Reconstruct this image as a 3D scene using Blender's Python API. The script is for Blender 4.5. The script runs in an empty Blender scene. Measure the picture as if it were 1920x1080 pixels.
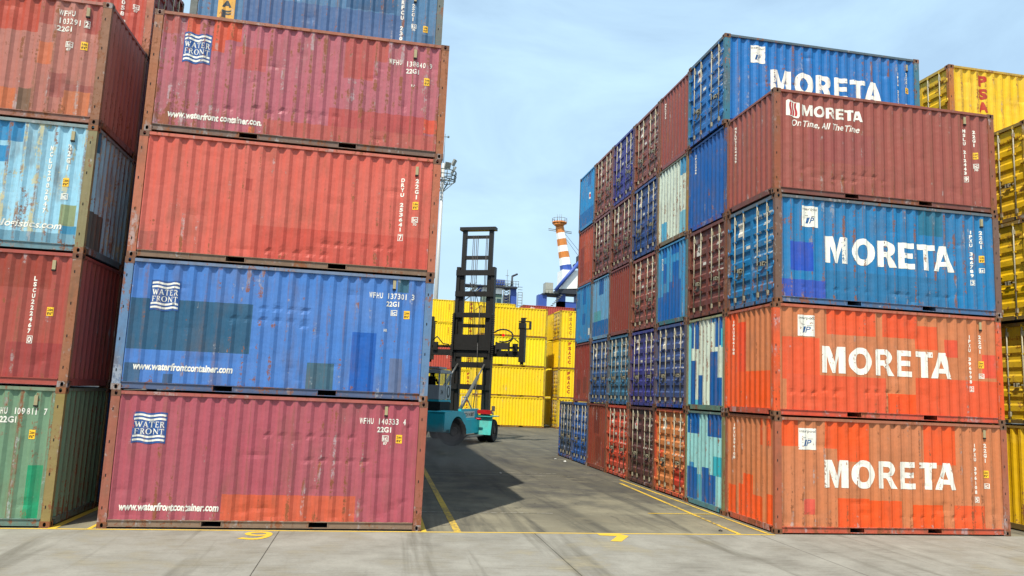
import bpy, bmesh, math, random
from mathutils import Vector, Matrix, noise
C = bpy.context; SC = C.scene; COL = SC.collection
rad = math.radians
# ------------------------------------------------------------------ camera
CX, CY, CZ = 4.9089, -15.7088, 2.8298
YAW, PIT, ROLL, FPX = -0.1851, 0.1312, 0.0428, 1405.47
cd = bpy.data.cameras.new('camera'); cam = bpy.data.objects.new('camera', cd); COL.objects.link(cam)
cd.sensor_width = 36; cd.sensor_fit = 'HORIZONTAL'; cd.lens = FPX/1920*36
cd.shift_x = -11.45/1920; cd.shift_y = 13.36/1920
cd.clip_start = .1; cd.clip_end = 5000
cam.matrix_world = Matrix.Translation((CX, CY, CZ)) @ Matrix.Rotation(YAW, 4, 'Z') @ Matrix.Rotation(math.pi/2+PIT, 4, 'X') @ Matrix.Rotation(ROLL, 4, 'Z')
SC.camera = cam
SC.render.resolution_x = 1024; SC.render.resolution_y = 576
SC.view_settings.view_transform = 'Standard'; SC.view_settings.look = 'None'
SC.view_settings.exposure = 0.76; SC.view_settings.gamma = 1
# ------------------------------------------------------------------ sun and sky
SUND = Vector((3.11, 4.83, -10.36)).normalized()
sl = bpy.data.lights.new('sun', 'SUN'); sl.energy = 3.9; sl.angle = rad(.55); sl.color = (1, .94, .83)
so = bpy.data.objects.new('sun', sl); COL.objects.link(so)
so.rotation_euler = SUND.to_track_quat('-Z', 'Y').to_euler(); so.location = (0, -20, 60)
W = bpy.data.worlds.new('World'); SC.world = W; W.use_nodes = True
nt = W.node_tree; N = nt.nodes; LK = nt.links.new
bg = N['Background']; sky = N.new('ShaderNodeTexSky'); sky.sky_type = 'NISHITA'; sky.sun_disc = False
sky.sun_elevation = rad(61); sky.sun_rotation = rad(212.8); sky.air_density = 1.0; sky.dust_density = 2.2; sky.ozone_density = 1.6
tc = N.new('ShaderNodeTexCoord'); mp = N.new('ShaderNodeMapping'); mp.inputs['Scale'].default_value = (1.0, 1.0, 2.6)
mp.inputs['Rotation'].default_value = (0.2, .35, .3)
n1 = N.new('ShaderNodeTexNoise'); n1.inputs['Scale'].default_value = 2.6; n1.inputs['Detail'].default_value = 7; n1.inputs['Roughness'].default_value = .58; n1.inputs['Distortion'].default_value = .5
LK(tc.outputs['Generated'], mp.inputs[0]); LK(mp.outputs[0], n1.inputs['Vector'])
rp = N.new('ShaderNodeMapRange'); rp.inputs[1].default_value = .40; rp.inputs[2].default_value = .74; rp.inputs[3].default_value = .52; rp.inputs[4].default_value = .92
LK(n1.outputs[0], rp.inputs[0])
mx = N.new('ShaderNodeMix'); mx.data_type = 'RGBA'; LK(rp.outputs[0], mx.inputs[0]); LK(sky.outputs[0], mx.inputs[6]); mx.inputs[7].default_value = (4.0, 5.7, 7.0, 1)
LK(mx.outputs[2], bg.inputs[0]); bg.inputs[1].default_value = .105

# ------------------------------------------------------------------ helpers
def lin(c):
    return tuple((x/255/12.92 if x/255 <= .04045 else ((x/255+.055)/1.055)**2.4) for x in c)
KALB = .68
def alb(c, k=None):
    k = KALB if k is None else k
    r, g, b = lin(c); l = .3*r+.6*g+.1*b; sat = 1.0
    r, g, b = l+(r-l)*sat, l+(g-l)*sat, (l+(b-l)*sat)*(.86 if r > b*1.35 else 1.0)
    return tuple(min(.9, max(.004, v*k)) for v in (r, g, b))+(1,)
_m = {}
def newmat(name):
    m = bpy.data.materials.new(name); m.use_nodes = True
    return m, m.node_tree.nodes, m.node_tree.links.new, m.node_tree.nodes['Principled BSDF']
def mixn(nodes, L, fac, a, b, mode='MIX'):
    x = nodes.new('ShaderNodeMix'); x.data_type = 'RGBA'; x.blend_type = mode
    for sock, v in ((0, fac), (6, a), (7, b)):
        if hasattr(v, 'links'): L(v, x.inputs[sock])
        else: x.inputs[sock].default_value = v
    return x.outputs[2]
def rng(nodes, L, src, a, b, c=0., d=1.):
    x = nodes.new('ShaderNodeMapRange'); L(src, x.inputs[0])
    for i, v in enumerate((a, b, c, d)): x.inputs[i+1].default_value = v
    return x.outputs[0]
def mth(nodes, L, op, a, b=None):
    x = nodes.new('ShaderNodeMath'); x.operation = op
    for i, v in enumerate((a, b)):
        if v is None: continue
        if hasattr(v, 'links'): L(v, x.inputs[i])
        else: x.inputs[i].default_value = v
    return x.outputs[0]
def noi(nodes, L, vec, scale, detail=4, rough=.55, sc=None, dist=0):
    if sc:
        mm = nodes.new('ShaderNodeMapping'); mm.inputs['Scale'].default_value = sc; L(vec, mm.inputs[0]); vec = mm.outputs[0]
    x = nodes.new('ShaderNodeTexNoise'); x.inputs['Scale'].default_value = scale; x.inputs['Detail'].default_value = detail
    x.inputs['Roughness'].default_value = rough; x.inputs['Distortion'].default_value = dist; L(vec, x.inputs['Vector']); return x.outputs[0]
def paint(col, rust=.35, ribs='', wear=.5, k=None, peel=0., chip=None):
    """weathered container paint: fading, vertical grime runs, rust along the ribs, scratches"""
    key = ('p', tuple(col), rust, ribs, wear, k, peel, chip)
    if key in _m: return _m[key]
    m, nd, L, bs = newmat('paint'); b = alb(col, k)
    tc = nd.new('ShaderNodeTexCoord'); oi = nd.new('ShaderNodeObjectInfo')
    r = mth(nd, L, 'MULTIPLY', oi.outputs['Random'], 43.0)
    ad = nd.new('ShaderNodeVectorMath'); L(tc.outputs['Object'], ad.inputs[0]); cb = nd.new('ShaderNodeCombineXYZ')
    for i in range(3): L(r, cb.inputs[i])
    L(cb.outputs[0], ad.inputs[1]); v = ad.outputs[0]
    big = noi(nd, L, v, .75, 4, .6); mid = noi(nd, L, v, 3.2, 5, .6)
    run = noi(nd, L, v, 1.0, 5, .62, (11, 11, .8)); fine = noi(nd, L, v, 17, 7, .7)
    scr = noi(nd, L, v, 1.0, 3, .8, (95, 95, 14)); wid = noi(nd, L, v, 1.0, 4, .6, (3.5, 3.5, 1.1))
    g = (b[0]*.3+b[1]*.5+b[2]*.2)
    fade = tuple(x*.76+ (g*.6+q)*.24 for x, q in zip(b[:3], (.15, .12, .085)))+(1,); dark = tuple(x*.62 for x in b[:3])+(1,)
    c = mixn(nd, L, rng(nd, L, big, .38, .68, 0, .75*wear), b, fade)
    c = mixn(nd, L, rng(nd, L, run, .52, .72, 0, .55*wear), c, dark)
    grime = alb((124, 98, 78), .6)
    c = mixn(nd, L, rng(nd, L, wid, .52, .72, 0, .6*wear), c, grime)
    xyz = nd.new('ShaderNodeSeparateXYZ'); L(tc.outputs['Object'], xyz.inputs[0])
    msk = None
    if ribs:
        off, pitch = ((.17-.18*.2723, .2723) if ribs == 'S' else (.110-.18*.2464, .2464))
        src = xyz.outputs[0 if ribs == 'S' else 1]
        a = mth(nd, L, 'DIVIDE', mth(nd, L, 'SUBTRACT', src, off+.135*pitch), pitch)
        fr = mth(nd, L, 'FRACT', a)                      # 0 and 1 sit on the ridge edges
        d = mth(nd, L, 'ABSOLUTE', mth(nd, L, 'SUBTRACT', fr, .5))
        msk = rng(nd, L, d, .34, .41, .1, 1)
    rr = mth(nd, L, 'ADD', mth(nd, L, 'MULTIPLY', fine, .55), mth(nd, L, 'MULTIPLY', run, .45))
    rr = mth(nd, L, 'ADD', rr, mth(nd, L, 'MULTIPLY', mth(nd, L, 'SUBTRACT', mid, .5), .5))
    rr = mth(nd, L, 'ADD', rr, mth(nd, L, 'MULTIPLY', mth(nd, L, 'SUBTRACT', big, .5), .42))
    rr = mth(nd, L, 'ADD', rr, rng(nd, L, xyz.outputs[2], .22, .7, .035, -.012))
    if ribs:
        r2 = noi(nd, L, v, 1.0, 4, .6, (13, 13, .30)); sm = mth(nd, L, 'MULTIPLY', mth(nd, L, 'MULTIPLY', rng(nd, L, r2, .56-.08*rust, .62, 0, .8*min(1, rust*2)), rng(nd, L, d, .26, .36, .0, 1)), rng(nd, L, fine, .38, .52, .25, 1))
        c = mixn(nd, L, sm, c, mixn(nd, L, mid, alb((104, 62, 44), .8), alb((150, 108, 78), .8)))
    if msk is not None: rr = mth(nd, L, 'ADD', rr, mth(nd, L, 'MULTIPLY', mth(nd, L, 'SUBTRACT', msk, .45), .10))
    th = .665-.20*rust
    rf = rng(nd, L, rr, th, th+.05, 0, .85)
    rcol = mixn(nd, L, mid, alb((88, 48, 34), .8), alb((160, 98, 62), .8))
    ch_ = alb(chip, .8) if chip else tuple(min(.8, x*.4+.22) for x in b[:3])+(1,)
    rcol = mixn(nd, L, rng(nd, L, wid, .52 if not chip else .40, .60 if not chip else .50), rcol, ch_)
    c = mixn(nd, L, rf, c, rcol)
    lt = tuple(min(.8, x*.55+.28) for x in b[:3])+(1,)
    sf = mth(nd, L, 'MULTIPLY', rng(nd, L, scr, .66, .73, 0, .95*wear), rng(nd, L, mid, .42, .62, 0, 1))
    c = mixn(nd, L, sf, c, lt)
    L(c, bs.inputs['Base Color'])
    L(rng(nd, L, rf, 0, 1, .46, .85), bs.inputs['Roughness']); bs.inputs['Specular IOR Level'].default_value = .35
    bp = nd.new('ShaderNodeBump'); bp.inputs['Strength'].default_value = .5; bp.inputs['Distance'].default_value = .02
    hh = mth(nd, L, 'ADD', mth(nd, L, 'MULTIPLY', noi(nd, L, v, 5.5, 3, .5), 1.0), mth(nd, L, 'MULTIPLY', fine, .10))
    L(hh, bp.inputs['Height']); L(bp.outputs[0], bs.inputs['Normal'])
    if peel is not None and peel != 0.:
        pk = mth(nd, L, 'ADD', mth(nd, L, 'ADD', mth(nd, L, 'MULTIPLY', fine, .6), mth(nd, L, 'MULTIPLY', run, .4)), mth(nd, L, 'MULTIPLY', msk, .05) if msk is not None else 0.)
        L(rng(nd, L, pk, .60-.05*peel, .61-.05*peel, 1, 0), bs.inputs['Alpha'])
    _m[key] = m; return m
def plain(col, rough=.5, metal=0., var=.18, k=None, emit=0):
    key = ('q', tuple(col), rough, metal, var, k, emit)
    if key in _m: return _m[key]
    m, nd, L, bs = newmat('surface'); b = alb(col, k); tc = nd.new('ShaderNodeTexCoord')
    a = noi(nd, L, tc.outputs['Object'], 4.5, 6, .65)
    c = mixn(nd, L, rng(nd, L, a, .35, .7), tuple(x*(1-var) for x in b[:3])+(1,), tuple(min(1, x*(1+var)) for x in b[:3])+(1,))
    L(c, bs.inputs['Base Color']); bs.inputs['Roughness'].default_value = rough; bs.inputs['Metallic'].default_value = metal
    if emit: L(c, bs.inputs['Emission Color']); bs.inputs['Emission Strength'].default_value = emit
    _m[key] = m; return m
def tag(o, label=None, cat=None, group=None, kind=None):
    if label: o['label'] = label
    if cat: o['category'] = cat
    if group: o['group'] = group
    if kind: o['kind'] = kind
    return o
def empty(name, loc, rz=0):
    o = bpy.data.objects.new(name, None); COL.objects.link(o); o.location = loc; o.rotation_euler = (0, 0, rz); o.empty_display_size = .3; return o
def link(name, me, mats, parent=None, shared=False):
    o = bpy.data.objects.new(name, me); COL.objects.link(o)
    if parent: o.parent = parent
    if shared:
        while len(me.materials) < len(mats): me.materials.append(None)
        for i, m in enumerate(mats): o.material_slots[i].link = 'OBJECT'; o.material_slots[i].material = m
    else:
        for m in mats: me.materials.append(m)
    return o
class MB:
    """collects simple shapes into one mesh"""
    def __init__(s): s.bm = bmesh.new()
    def quad(s, p, mi=0):
        f = s.bm.faces.new([s.bm.verts.new(q) for q in p]); f.material_index = mi; return f
    def box(s, a, b, mi=0, M=None):
        x0, y0, z0 = [min(i, j) for i, j in zip(a, b)]; x1, y1, z1 = [max(i, j) for i, j in zip(a, b)]
        v = [Vector(q) for q in ((x0,y0,z0),(x1,y0,z0),(x1,y1,z0),(x0,y1,z0),(x0,y0,z1),(x1,y0,z1),(x1,y1,z1),(x0,y1,z1))]
        if M: v = [M @ q for q in v]
        v = [s.bm.verts.new(q) for q in v]
        for f in ((0,3,2,1),(4,5,6,7),(0,1,5,4),(1,2,6,5),(2,3,7,6),(3,0,4,7)):
            g = s.bm.faces.new([v[i] for i in f]); g.material_index = mi
        return s
    def tube(s, p, q, r, n=8, mi=0, r2=None, smooth=True):
        p, q = Vector(p), Vector(q); d = (q-p).normalized(); r2 = r if r2 is None else r2
        a = d.cross(Vector((0, 0, 1)) if abs(d.z) < .9 else Vector((1, 0, 0))).normalized(); b = d.cross(a)
        A, B = [], []
        for i in range(n):
            t = 2*math.pi*i/n; o = a*math.cos(t)+b*math.sin(t)
            A.append(s.bm.verts.new(p+o*r)); B.append(s.bm.verts.new(q+o*r2))
        for i in range(n):
            f = s.bm.faces.new((A[i], A[(i+1) % n], B[(i+1) % n], B[i])); f.material_index = mi; f.smooth = smooth
        for ring in (A[::-1], B): f = s.bm.faces.new(ring); f.material_index = mi
        return s
    def path(s, pts, r, n=6, mi=0):
        for a, b in zip(pts, pts[1:]): s.tube(a, b, r, n, mi)
        return s
    def prism(s, pts, a, b, ax=0, mi=0):
        """polygon pts in the two other axes, extruded along axis ax from a to b"""
        def mk(u, v, w): return (w, u, v) if ax == 0 else ((u, w, v) if ax == 1 else (u, v, w))
        A = [s.bm.verts.new(mk(u, v, a)) for u, v in pts]; B = [s.bm.verts.new(mk(u, v, b)) for u, v in pts]; n = len(pts)
        for i in range(n): f = s.bm.faces.new((A[i], A[(i+1) % n], B[(i+1) % n], B[i])); f.material_index = mi
        for r in (A, B[::-1]): f = s.bm.faces.new(r); f.material_index = mi
        return s
    def mesh(s, name, bevel=0):
        if bevel: bmesh.ops.bevel(s.bm, geom=[e for e in s.bm.edges if e.is_manifold and e.calc_face_angle(0) > .6], offset=bevel, segments=1, affect='EDGES')
        bmesh.ops.recalc_face_normals(s.bm, faces=s.bm.faces)
        me = bpy.data.meshes.new(name); s.bm.to_mesh(me); s.bm.free(); return me
    def build(s, name, mats, parent=None, bevel=0):
        if not isinstance(mats, (list, tuple)): mats = [mats]
        return link(name, s.mesh(name, bevel), mats, parent)

# ------------------------------------------------------------------ flat shapes (lettering) -> verts, faces in 2D
_t = {}
def text2d(txt, bold=.0, shear=0.):
    k = (txt, bold, shear)
    if k in _t: return _t[k]
    cu = bpy.data.curves.new('t', 'FONT'); cu.body = txt; cu.size = 1; cu.offset = bold; cu.shear = shear; cu.resolution_u = 3
    o = bpy.data.objects.new('t', cu); me = o.to_mesh()
    vs = [(v.co.x, v.co.y) for v in me.vertices]; fs = [tuple(p.vertices) for p in me.polygons]
    o.to_mesh_clear(); bpy.data.objects.remove(o); bpy.data.curves.remove(cu)
    _t[k] = (vs, fs); return _t[k]
def loops2d(loops):
    cu = bpy.data.curves.new('t', 'CURVE'); cu.dimensions = '2D'; cu.fill_mode = 'BOTH'
    for lp in loops:
        sp = cu.splines.new('POLY'); sp.points.add(len(lp)-1); sp.use_cyclic_u = True
        for p, q in zip(sp.points, lp): p.co = (q[0], q[1], 0, 1)
    o = bpy.data.objects.new('t', cu); me = o.to_mesh()
    vs = [(v.co.x, v.co.y) for v in me.vertices]; fs = [tuple(p.vertices) for p in me.polygons]
    o.to_mesh_clear(); bpy.data.objects.remove(o); bpy.data.curves.remove(cu)
    return vs, fs
def fit(m2, x0, z0, x1, z1, bbox=None):
    vs, fs = m2
    if not vs: return [], []
    if bbox: a, b, c, d = bbox
    else: a = min(v[0] for v in vs); c = max(v[0] for v in vs); b = min(v[1] for v in vs); d = max(v[1] for v in vs)
    return [(x0+(v[0]-a)/max(1e-6, c-a)*(x1-x0), z0+(v[1]-b)/max(1e-6, d-b)*(z1-z0)) for v in vs], fs
def ell(cx, cy, rx, ry, n=28): return [(cx+rx*math.cos(2*math.pi*i/n), cy+ry*math.sin(2*math.pi*i/n)) for i in range(n)]
def arc(cx, cy, rx, ry, a0, a1, n=10): return [(cx+rx*math.cos(rad(a0+(a1-a0)*i/n)), cy+ry*math.sin(rad(a0+(a1-a0)*i/n))) for i in range(n+1)]
GL = {
 'M': (0, .175, [[(0,0),(0,1),(.34,1),(.52,.42),(.68,1),(1,1),(1,0),(.74,0),(.74,.66),(.56,.0),(.43,.0),(.24,.66),(.24,0)]]),
 'O': (.205, .378, [ell(.5, .5, .5, .52), ell(.5, .5, .22, .29)]),
 'R': (.402, .546, [[(0,0),(0,1),(.5,1)]+arc(.52, .70, .40, .30, 88, -60, 8)+[(1,0),(.66,0),(.42,.38),(.30,.38),(.30,0)], [(.30,.58),(.46,.58)]+arc(.46, .69, .14, .11, -80, 80, 5)+[(.30,.80)]]),
 'E': (.567, .688, [[(0,0),(0,1),(.97,1),(.97,.79),(.33,.79),(.33,.61),(.90,.61),(.90,.41),(.33,.41),(.33,.21),(1,.21),(1,0)]]),
 'T': (.712, .852, [[(.34,0),(.34,.79),(0,.79),(0,1),(1,1),(1,.79),(.66,.79),(.66,0)]]),
 'A': (.838, 1.0, [[(0,0),(.36,1),(.68,1),(1,0),(.74,0),(.67,.20),(.34,.20),(.27,0)], [(.40,.38),(.61,.38),(.51,.70)]])}
def moreta():
    V, F = [], []
    for ch in 'MORETA':
        a, b, lp = GL[ch]; vs, fs = loops2d(lp); o = len(V)
        V += [(a+v[0]*(b-a), v[1]) for v in vs]; F += [tuple(i+o for i in f) for f in fs]
    return V, F
MOR = moreta()
def join2(lst):
    V, F = [], []
    for vs, fs in lst:
        o = len(V); V += vs; F += [tuple(i+o for i in f) for f in fs]
    return V, F
def rect2(x0, z0, x1, z1): return [(x0, z0), (x1, z0), (x1, z1), (x0, z1)], [(0, 1, 2, 3)]
def line2(a, b, w):
    dx, dy = b[0]-a[0], b[1]-a[1]; l = math.hypot(dx, dy); nx, ny = -dy/l*w/2, dx/l*w/2
    return [(a[0]+nx, a[1]+ny), (b[0]+nx, b[1]+ny), (b[0]-nx, b[1]-ny), (a[0]-nx, a[1]-ny)], [(0, 1, 2, 3)]
def frame2(x0, z0, x1, z1, w): return join2([rect2(x0, z0, x1, z0+w), rect2(x0, z1-w, x1, z1), rect2(x0, z0+w, x0+w, z1-w), rect2(x1-w, z0+w, x1, z1-w)])
def serif(ch):
    """strokes of a roman capital in a unit box: (points, width)"""
    t, T, sf = .09, .17, []
    def S(x, y, w=.30): sf.append(line2((x-w/2, y), (x+w/2, y), .05))
    if ch == 'W': sf += [line2((.10,.97),(.30,.03),T), line2((.30,.03),(.50,.9),t), line2((.46,.9),(.68,.03),T), line2((.68,.03),(.90,.97),t)]; S(.12,.97); S(.9,.97,.24)
    if ch == 'A': sf += [line2((.16,.03),(.5,.97),t), line2((.48,.97),(.86,.03),T), line2((.26,.34),(.7,.34),t*.8)]; S(.15,.03); S(.87,.03)
    if ch == 'T': sf += [line2((.5,.03),(.5,.95),T), line2((.08,.94),(.92,.94),t), line2((.1,.96),(.1,.72),t*.8), line2((.9,.96),(.9,.72),t*.8)]; S(.5,.03,.4)
    if ch == 'E': sf += [line2((.25,.03),(.25,.97),T), line2((.1,.95),(.85,.95),t), line2((.25,.5),(.68,.5),t*.8), line2((.1,.05),(.9,.05),t), line2((.83,.98),(.83,.74),t*.8), line2((.88,.02),(.88,.27),t*.8)]
    if ch in 'RF':
        sf.append(line2((.25,.03),(.25,.97),T)); S(.25,.03,.36); S(.2,.97,.26)
    if ch == 'F': sf += [line2((.1,.95),(.88,.95),t), line2((.25,.5),(.7,.5),t*.8), line2((.86,.98),(.86,.72),t*.8)]
    if ch == 'R': sf += [loops2d([[(.25,.98),(.5,.98)]+arc(.5,.74,.30,.25,88,-88,8)+[(.25,.49)], [(.3,.89)]+arc(.47,.74,.14,.16,88,-88,6)+[(.3,.57)]]), line2((.5,.5),(.85,.03),T)]; S(.88,.03,.2)
    if ch == 'O': sf.append(loops2d([ell(.5,.5,.46,.5,22), ell(.5,.5,.27,.43,22)]))
    if ch == 'N': sf += [line2((.18,.03),(.18,.97),t), line2((.16,.95),(.82,.05),T), line2((.82,.03),(.82,.97),t)]; S(.18,.03,.24); S(.82,.97,.24); S(.14,.97,.2)
    return join2(sf)
def word(fn, s, x0, z0, x1, z1, widths=None, gap=.06):
    ws = [(widths or {}).get(c, 1.) for c in s]; tot = sum(ws)+gap*(len(s)-1); x = 0; out = []
    for c, w in zip(s, ws):
        out.append(fit(fn(c), x0+(x1-x0)*x/tot, z0, x0+(x1-x0)*(x+w)/tot, z1, (0, 0, 1, 1))); x += w+gap
    return join2(out)
def wave2(x0, x1, zc, th, amp, cyc=1.6, n=22, ph=0.):
    top = []; bot = []
    for i in range(n+1):
        x = x0+(x1-x0)*i/n; y = zc+amp*math.sin(ph+2*math.pi*cyc*i/n); top.append((x, y+th/2)); bot.append((x, y-th/2))
    vs = top+bot; return vs, [(i, n+1+i, n+2+i, i+1) for i in range(n)]

# ------------------------------------------------------------------ container surfaces
L_, W_, H_ = 6.058, 2.438, 2.591
def corr(s, a, b, n, dp=.040):
    if s <= a or s >= b: return 0.
    p = (b-a)/n; f = ((s-a)/p+.18) % 1.0
    return 0. if f <= .27 else dp*(f-.27)/.235 if f < .505 else dp if f <= .765 else dp*(1-f)/.235
def cfolds(a, b, n):
    p = (b-a)/n; out = [a]
    for i in range(-1, n+1):
        for f in (0, .27, .505, .765):
            s = a+(i+f-.18)*p
            if a+.002 < s < b-.002: out.append(s)
    return sorted(out+[b])
DZ = [.235, .60, .97, 1.34, 1.71, 2.08]           # the recessed bands of a door
def dprof(z, dp=.032):
    for c in DZ:
        d = abs(z-c)
        if d < .062: return dp
        if d < .115: return dp*(.115-d)/.053
    return 0.
class Surf:
    def __init__(s, kind, dents=(), door=False):
        s.kind = kind; s.door = door; s.dents = dents
        s.a, s.b, s.n = (.172, L_-.172, 21) if kind == 'S' else (.112, W_-.112, 9)
        s.z0, s.z1 = .165, 2.518
        s.folds = [] if door else cfolds(s.a, s.b, s.n)
        s.zf = sorted([c+e for c in DZ for e in (-.115, -.062, .062, .115)]) if door else []
        s.inset = .058 if door else .018
    def dent(s, x, z):
        d = 0.
        for (cx, cz, rx, rz, dp) in s.dents:
            u = ((x-cx)/rx)**2+((z-cz)/rz)**2
            if u < 6: d += dp*math.exp(-u)
        return d
    def depth(s, x, z):
        if s.door: return s.inset+dprof(z)
        return s.inset+corr(x, s.a, s.b, s.n)+s.dent(x, z)
    def at(s, x, z, off=0.):
        d = s.depth(x, z)-off
        if s.kind == 'S': return (x, d, z)
        if s.kind == 'E': return (d, W_-x, z)
        return (L_-d, x, z)
def merge(vals, eps=.004):
    out = []
    for v in sorted(vals):
        if not out or v-out[-1] > eps: out.append(v)
    return out
def panel(sf, patches, rows):
    """corrugated wall with its patches of newer paint as extra material slots"""
    zs = [sf.z0+(sf.z1-sf.z0)*i/rows for i in range(rows+1)]; ss = list(sf.folds)
    for (a, b, c, d, _) in patches:
        ss += [min(max(a, sf.a), sf.b), min(max(c, sf.a), sf.b)]; zs += [min(max(b, sf.z0), sf.z1), min(max(d, sf.z0), sf.z1)]
    ss = merge(ss); zs = merge(zs); bm = bmesh.new()
    g = [[bm.verts.new(sf.at(s, z)) for s in ss] for z in zs]
    for i in range(len(zs)-1):
        zc = (zs[i]+zs[i+1])/2
        for j in range(len(ss)-1):
            sc = (ss[j]+ss[j+1])/2; f = bm.faces.new((g[i][j], g[i][j+1], g[i+1][j+1], g[i+1][j]))
            for k, (a, b, c, d, _) in enumerate(patches):
                if a < sc < c and b < zc < d: f.material_index = k+1
    bmesh.ops.recalc_face_normals(bm, faces=bm.faces)
    me = bpy.data.meshes.new('wall'); bm.to_mesh(me); bm.free(); return me
def conform(sf, items):
    """items: (verts2d, faces, material index, layer) laid on the folded surface as a skin of paint"""
    bm = bmesh.new()
    for (vs, fs), mi, lay in items:
        if not vs: continue
        b2 = bmesh.new(); vv = [b2.verts.new((x, 0, z)) for x, z in vs]
        for f in fs:
            try: b2.faces.new([vv[i] for i in f])
            except ValueError: pass
        x0 = min(v[0] for v in vs); x1 = max(v[0] for v in vs); z0 = min(v[1] for v in vs); z1 = max(v[1] for v in vs)
        cuts = [((s, 0, 0), (1, 0, 0)) for s in sf.folds if x0+.002 < s < x1-.002]
        zc = list(sf.zf)
        if sf.dents: zc += [sf.z0+(sf.z1-sf.z0)*i/30 for i in range(1, 30)]
        cuts += [((0, 0, z), (0, 0, 1)) for z in zc if z0+.002 < z < z1-.002]
        for co, no in cuts: bmesh.ops.bisect_plane(b2, geom=b2.verts[:]+b2.edges[:]+b2.faces[:], plane_co=co, plane_no=no, dist=.0003)
        for v in b2.verts: v.co = sf.at(v.co.x, v.co.z, .005+.0018*lay)
        tmp = bpy.data.meshes.new('t'); b2.to_mesh(tmp); b2.free()
        n0 = len(bm.faces); bm.from_mesh(tmp); bpy.data.meshes.remove(tmp); bm.faces.ensure_lookup_table()
        for f in bm.faces[n0:]: f.material_index = mi
    me = bpy.data.meshes.new('lettering'); bm.to_mesh(me); bm.free(); return me

# ------------------------------------------------------------------ shared container meshes
def casting_mesh(ix, iy, iz):
    w, d, h = .178, .162, .118
    x0, x1 = (0, w) if ix == 0 else (L_-w, L_); y0, y1 = (0, d) if iy == 0 else (W_-d, W_); z0, z1 = (0.001, h) if iz == 0 else (H_-h, H_-.001)
    bm = bmesh.new()
    def face(org, U, V, lu, lv, hole, inward):
        org, U, V, I = Vector(org), Vector(U), Vector(V), Vector(inward)
        if not hole:
            bm.faces.new([bm.verts.new(org+U*a+V*b) for a, b in ((0,0),(lu,0),(lu,lv),(0,lv))]); return
        hw, hh = .027, .040
        pts = []
        for i in range(16):
            t = 2*math.pi*(i+.5)/16; c, s_ = math.cos(t), math.sin(t)
            pts.append((lu/2+hw*math.copysign(abs(c)**.8, c), lv/2+hh*math.copysign(abs(s_)**.8, s_)))
        hp = [bm.verts.new(org+U*a+V*b) for a, b in pts]; hq = [bm.verts.new(org+U*a+V*b+I*.05) for a, b in pts]
        cn = [bm.verts.new(org+U*a+V*b) for a, b in ((lu,lv),(0,lv),(0,0),(lu,0))]
        for i in range(16):
            j = (i+1) % 16; f = bm.faces.new((hp[i], hp[j], hq[j], hq[i])); f.material_index = 1
            q = i//4
            bm.faces.new((cn[q], hp[i], hp[j])) if (i+1) % 4 else bm.faces.new((cn[q], hp[i], hp[j], cn[(q+1) % 4]))
        f = bm.faces.new(hq); f.material_index = 1
    face((x0,y0,z0), (1,0,0), (0,0,1), w, h, iy == 0, (0,1,0)); face((x0,y1,z0), (1,0,0), (0,0,1), w, h, iy == 1, (0,-1,0))
    face((x0,y0,z0), (0,1,0), (0,0,1), d, h, ix == 0, (1,0,0)); face((x1,y0,z0), (0,1,0), (0,0,1), d, h, ix == 1, (-1,0,0))
    face((x0,y0,z0), (1,0,0), (0,1,0), w, d, False, (0,0,1)); face((x0,y0,z1), (1,0,0), (0,1,0), w, d, False, (0,0,-1))
    me = bpy.data.meshes.new('corner_casting'); bm.to_mesh(me); bm.free(); return me
CAST = {(i, j, k): casting_mesh(i, j, k) for i in (0, 1) for j in (0, 1) for k in (0, 1)}
def post_mesh(ix, iy):
    m = MB(); w, d = .165, .105
    x0, x1 = (.003, w) if ix == 0 else (L_-w, L_-.003); y0, y1 = (.003, d) if iy == 0 else (W_-d, W_-.003)
    m.box((x0, y0, .118), (x1, y1, H_-.118))
    xe = .0 if ix == 0 else L_
    for z in (.35, .95, 1.58, 2.2):                    # lashing lugs on the post
        m.box((x0+.05, y0-.002 if iy == 0 else y1+.002, z), (x0+.07, y0+.01 if iy == 0 else y1-.01, z+.055), 1)
    return m.mesh('corner_post')
POST = {(i, j): post_mesh(i, j) for i in (0, 1) for j in (0, 1)}
def side_rails():
    m = MB(); y = .003; w = .178                          # front side: top rail, channel bottom rail with two forklift pockets
    m.box((w, y, 2.515), (L_-w, y+.06, 2.577))
    t = m.mesh('top_rail'); m = MB()
    segs = [(w, 2.03-.18), (2.03+.18, 4.03-.18), (4.03+.18, L_-w)]
    for a, b in segs: m.box((a, .022, .05), (b, .045, .15))
    m.box((w, y, .150), (L_-w, .06, .164)); m.box((w, y, .034), (L_-w, .06, .048))
    for c in (2.03, 4.03):
        m.box((c-.196, .012, .049), (c-.18, .55, .1495)); m.box((c+.18, .012, .049), (c+.196, .55, .1495))
        m.quad([(c-.18,.5,.049),(c+.18,.5,.049),(c+.18,.5,.149),(c-.18,.5,.149)], 1)
        m.quad([(c-.18,.05,.0485),(c+.18,.05,.0485),(c+.18,.5,.0485),(c-.18,.5,.0485)], 1)
    return t, m.mesh('bottom_rail')
TOPR, BOTR = side_rails()
def back_rails():
    m = MB(); m.box((.178, W_-.06, 2.515), (L_-.178, W_-.006, 2.577)); a = m.mesh('top_rail')
    m = MB(); m.box((.178, W_-.05, .034), (L_-.178, W_-.006, .164)); return a, m.mesh('bottom_rail')
TOPB, BOTB = back_rails()
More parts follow.
